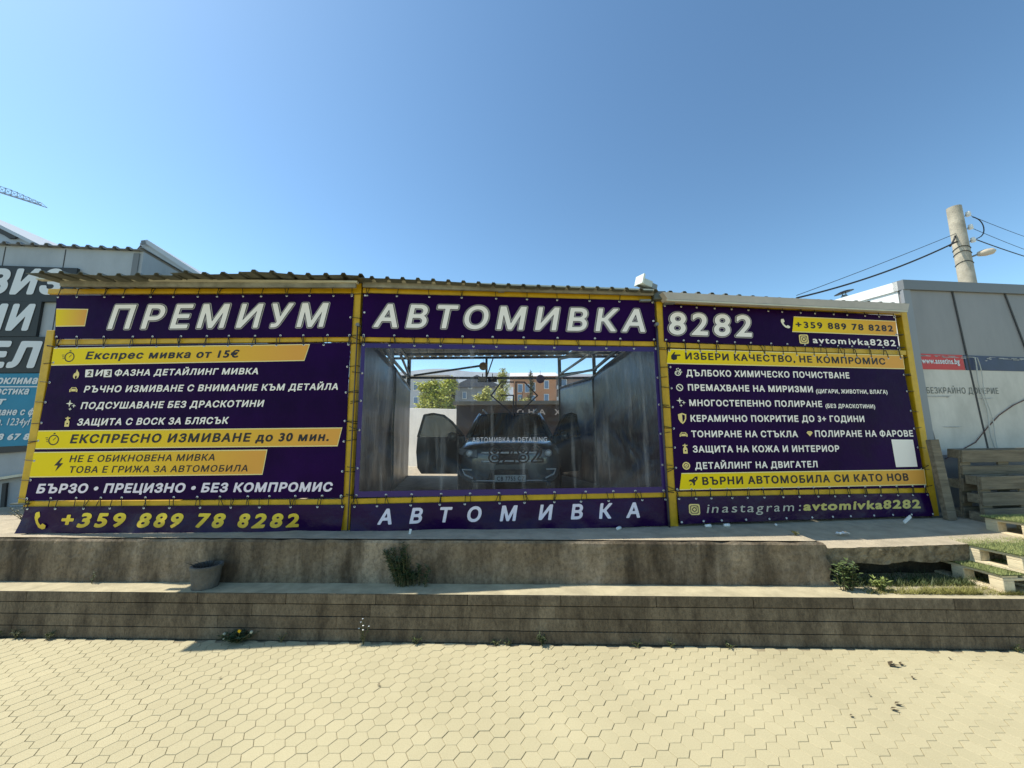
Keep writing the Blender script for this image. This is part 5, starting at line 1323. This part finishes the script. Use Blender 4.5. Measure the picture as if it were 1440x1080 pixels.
# ------------------------------------------------------------------ what shows through the window beyond the bay
def disc(x, y, rr_, col, label):
    q = ony(x, y, 10.3); r_ = rr_ / FPX * (q - O0).dot(_f); g = MB(); g.lathe(q, ((.001, -.012), (r_, -.012), (r_, .012), (.001, .012)), 22, Matrix.Rotation(radians(90), 3, 'X'))
    root = thing('hanging_disc', label, 'disc', q, 'round discs hanging from the rear beam'); obj('disc', g, M(col[0], col[1], .5), root)
    g = MB(); g.tube([q + Vector((0, 0, r_)), q + Vector((0, 0, r_ + .12))], .004, 5); obj('hanger', g, m_cord, root)
disc(679.5, 515, 5.8, ('disc_yellow', (.85, .58, .05)), 'mustard yellow round disc hanging by the middle rear post')
disc(760, 533, 6, ('disc_purple', (.20, .08, .42)), 'purple round disc hanging below the rear beam on the right')
for x, mt, lb in ((678.5, m_bright, 'white box lamp hanging under the rear beam'), (692.5, m_plastic, 'black box lamp hanging beside the white one')):
    q = ony(x, 533.5, 10.25); r_ = thing('box_lamp', lb, 'lamp', q, 'box lamps under the rear beam'); g = MB(); g.box(q, (.24, .10, .14)); bevel(obj('housing', g, m_plastic, r_), .008)
    g = MB(); g.box(q + Vector((0, -.053, 0)), (.205, .008, .11)); obj('front_glass', g, mt, r_); g = MB(); g.bar(q + Vector((0, 0, .05)), q + Vector((0, .03, .16)), .02, .02); obj('bracket', g, m_dsteel, r_)
KW = addplane(Vector((-4.4, 16, 0)), Vector((-1.2, 14, 0))); wq = [FP(KW, x, y) for x, y in ((500, 571), (560, 573.5), (646, 575.5))]
g = MB(); g.prism(wq + [Vector((wq[2].x, wq[2].y, .69)), Vector((wq[0].x, wq[0].y, .69))], -BAY[KW][2] * .2); tag(bevel(obj('boundary_wall', g, M('white_render', (.74, .72, .66), .8, var=.1, vs=2)), .01), 'sunlit white wall behind the open left car door', 'wall')
KK = addplane(Vector((-5, 13.2, 0)), Vector((5, 13.2, 0)))
ks = thing('kiosk', 'low dark kiosk with white letters behind the car', 'kiosk', (0, 13.5, .7))
a, c = FP(KK, 642, 570), FP(KK, 812, 570)
g = MB(); g.box(((a.x + c.x) / 2, 14.0, (.7 + a.z) / 2), (c.x - a.x, 1.6, a.z - .7)); obj('wall', g, M('kiosk_brown', (.08, .06, .05), .6, var=.2, vs=3), ks)
g = MB(); g.box(((a.x + c.x) / 2, 13.98, a.z + .06), (c.x - a.x + .2, 1.9, .12)); obj('roof', g, M('kiosk_roof', (.30, .27, .19), .7, var=.2, vs=3), ks)
BK = flat(KK, ks)
line(BK, 'ОНА', (727, 583), (767, 583), 7.5, m_white, .03, 0, 1.5, .01); line(BK, 'Х', (780, 583.5), (788.5, 583.5), 8, m_white, .03, 0, 1, .01)
def win(k, root, x0, y0, x1, y1, off=0, frame=(.75, .74, .72)):
    if 'far_frame' not in bpy.data.materials: M('far_frame', frame, .6); M('far_glass', (.16, .22, .32), .15)
    slab(k, ((x0, y0), (x1, y0), (x1, y1), (x0, y1)), off + .06, .1, bpy.data.materials['far_frame'], 'window', root)
    w_ = root.children[-1] if False else bpy.context.scene.collection.objects[-1]
    q = .8; slab(k, ((x0 + q, y0 + q), (x1 - q, y0 + q), (x1 - q, y1 - q), (x0 + q, y1 - q)), off + .10, .05, bpy.data.materials['far_glass'], 'pane', w_)
def house(label, Y, x0, x1, ytop, mat, depth=10, roofm=None, gable=None, roofh=0, cat='building', name='house'):
    k = addplane(Vector((-5, Y, 0)), Vector((5, Y, 0))); a, c = FP(k, x0, ytop), FP(k, x1, ytop)
    r_ = thing(name, label, cat, ((a.x + c.x) / 2, Y, .7))
    g = MB(); g.box(((a.x + c.x) / 2, Y + depth / 2, (.7 + a.z) / 2), (c.x - a.x, depth, a.z - .7)); obj('wall', g, mat, r_)
    if roofm:
        m_ = (a.x + c.x) / 2; g = MB(); h = roofh / FPX * Y; ov = .5
        if gable: g.prism([(a.x - ov, Y - ov, a.z), (c.x + ov, Y - ov, a.z), (m_, Y - ov, a.z + h)], (0, depth + 2 * ov, 0))
        else: g.prism([(a.x - ov, Y - ov, a.z), (a.x - ov, Y + depth + ov, a.z), (a.x - ov, Y + depth * .5, a.z + h)], (c.x - a.x + 2 * ov, 0, 0))
        fixn(obj('roof', g, roofm, r_))
    return k, r_
m_hw = M('far_white_wall', (.52, .51, .52), .8, var=.1, vs=.3); m_hg = M('far_grey_wall', (.30, .30, .31), .8, var=.15, vs=.4); m_ho = M('orange_render', (.52, .25, .13), .8, var=.12, vs=.3)
m_rt = M('pale_roof', (.62, .60, .60), .7, var=.1, vs=.5); m_rd = M('dark_roof', (.14, .13, .14), .7, var=.2, vs=.5)
k, r_ = house('pale grey house left of the leafing tree', 42, 560, 626, 529, m_hw, roofm=m_rt, roofh=8)
for x, y in ((581, 538), (598, 536), (598, 556), (581, 558)): win(k, r_, x, y, x + 7, y + 11)
k, r_ = house('grey gabled house between the two leafing trees', 46, 640, 702, 545, m_hg, roofm=m_rd, gable=True, roofh=17)
for x, y in ((650, 551), (658, 537), (672, 551), (684, 553)): win(k, r_, x, y, x + 6, y + 10)
k, r_ = house('orange apartment house under a pale roof behind the wash bay', 52, 722, 782, 530, m_ho, roofm=m_rt, roofh=15, name='apartment_house')
for x, y in ((728, 540), (738, 540), (746, 538), (765, 535), (728, 555), (746, 556), (765, 554)): win(k, r_, x, y, x + 7, y + 12)
k, r_ = house('brown apartment wing with balconies beside the orange house', 53, 781, 850, 531, M('wing_brown', (.24, .17, .14), .8, var=.15, vs=.4), roofm=m_rd, roofh=10, name='apartment_house')
for y in (536, 552, 566):
    slab(k, ((783, y + 6), (800, y + 6), (800, y + 11), (783, y + 11)), 1.2, 1.2, m_hw, 'balcony', r_); win(k, r_, 785, y - 3, 797, y + 7)
# trees
m_bark = M('bark', (.085, .065, .045), .9, var=.3, vs=8)
def tree(name, label, x, ybase, Y, ztop, rx, seed, mat, n=2600, ls=.16, group=None, conifer=False):
    r = random.Random(seed); b_ = ony(x, ybase, Y); b_.z = .7; top = ztop; root = thing(name, label, 'tree', b_, group); H = top - .7
    g = MB(); g.tube([b_, b_ + Vector((.05, 0, H * .35)), b_ + Vector((-.08, .05, H * .7)), b_ + Vector((0, 0, H * .95))], [.16, .12, .07, .02], 8)
    cl = []
    for i in range(26):
        f = r.uniform(.28, .95); a = r.uniform(0, 6.3)
        if conifer: R = rx * (1.02 - f)
        else: R = rx * r.uniform(.45, 1) * sin(pi * min(.97, .18 + f * .8))
        p0 = b_ + Vector((0, 0, H * (f - .1))); p1 = b_ + Vector((cos(a) * R, sin(a) * R, H * f)); g.tube([p0, p0.lerp(p1, .5) + Vector((0, 0, .1)), p1], [.05, .03, .012], 5); cl.append((p0, p1))
    obj('trunk', g, m_bark, root)
    g = MB()
    for i in range(n):
        p0, p1 = r.choice(cl); f = r.uniform(.35, 1.1); q = p0.lerp(p1, f) + Vector((r.gauss(0, 1), r.gauss(0, 1), r.gauss(0, .8))) * rx * (.13 if not conifer else .07)
        a = r.uniform(0, 6.3); g.leaf(q, (cos(a), sin(a), r.uniform(-.7, .6)), (r.uniform(-1, 1), r.uniform(-1, 1), 1), ls * r.uniform(.6, 1.3), ls * .6)
    obj('crown', g, mat, root)
m_sp = M('spring_leaf', (.52, .53, .09), .6, var=.5, vs=1.3); m_sp2 = M('spring_leaf_pale', (.55, .54, .17), .6, var=.4, vs=1.3); m_con = M('conifer_leaf', (.12, .12, .035), .7, var=.5, vs=2)
tree('leafing_tree', 'largest yellow green leafing tree, left of the car', 606, 590, 24, ony(606, 526, 24).z, 1.5, 1, m_sp, 9000, .2)
tree('leafing_tree', 'second yellow green tree right beside the largest one', 632, 590, 26, ony(632, 531, 26).z, 1.3, 2, m_sp, 7000, .2)
tree('leafing_tree', 'small pale green tree in front of the grey gabled house', 682, 590, 25, ony(682, 541, 25).z, .95, 3, m_sp2, 3600, .17)
tree('leafing_tree', 'slender pale green tree left of the orange house', 707, 590, 27, ony(707, 514, 27).z, .8, 4, m_sp2, 3000, .15)
tree('leafing_tree', 'low pale green tree in front of the orange house', 735, 590, 29, ony(735, 546, 29).z, .8, 6, m_sp2, 2600, .15)
tree('conifer', 'small dark conifer tip before the pale roof', 747, 590, 40, ony(747, 515, 40).z, 1.1, 5, m_con, 1600, conifer=True)
g = MB()
def hz(u):
    x = 500 + 600 * u; y = 524 - 6 * math.exp(-((x - 615) / 45) ** 2) + 3 * abs(x - 640) / 300 + 2 * _n.noise(Vector((u * 14, 2, 1)))
    return x, y
g.grid(lambda u, v: (lambda q: (q.x * (1 + .2 * v), q.y * (1 + .3 * v), q.z * (1 - v) + (q.z * .7) * v if v > 0 else q.z))(ony(hz(u)[0], hz(u)[1], 1500)), 60, 2)
g2 = MB(); g2.grid(lambda u, v: (lambda q: Vector((q.x, q.y - 350 * (1 - v), .7 + (q.z - .7) * v)))(ony(hz(u)[0], hz(u)[1], 1500)), 60, 6)
obj('hill', g2, M('hazed_slope', (.30, .33, .36), .95, var=.2, vs=.01), kind='structure')  # distance haze put into the slope's pale bluish colour

bpy.data.objects.remove(_fo); bpy.data.curves.remove(_fc)
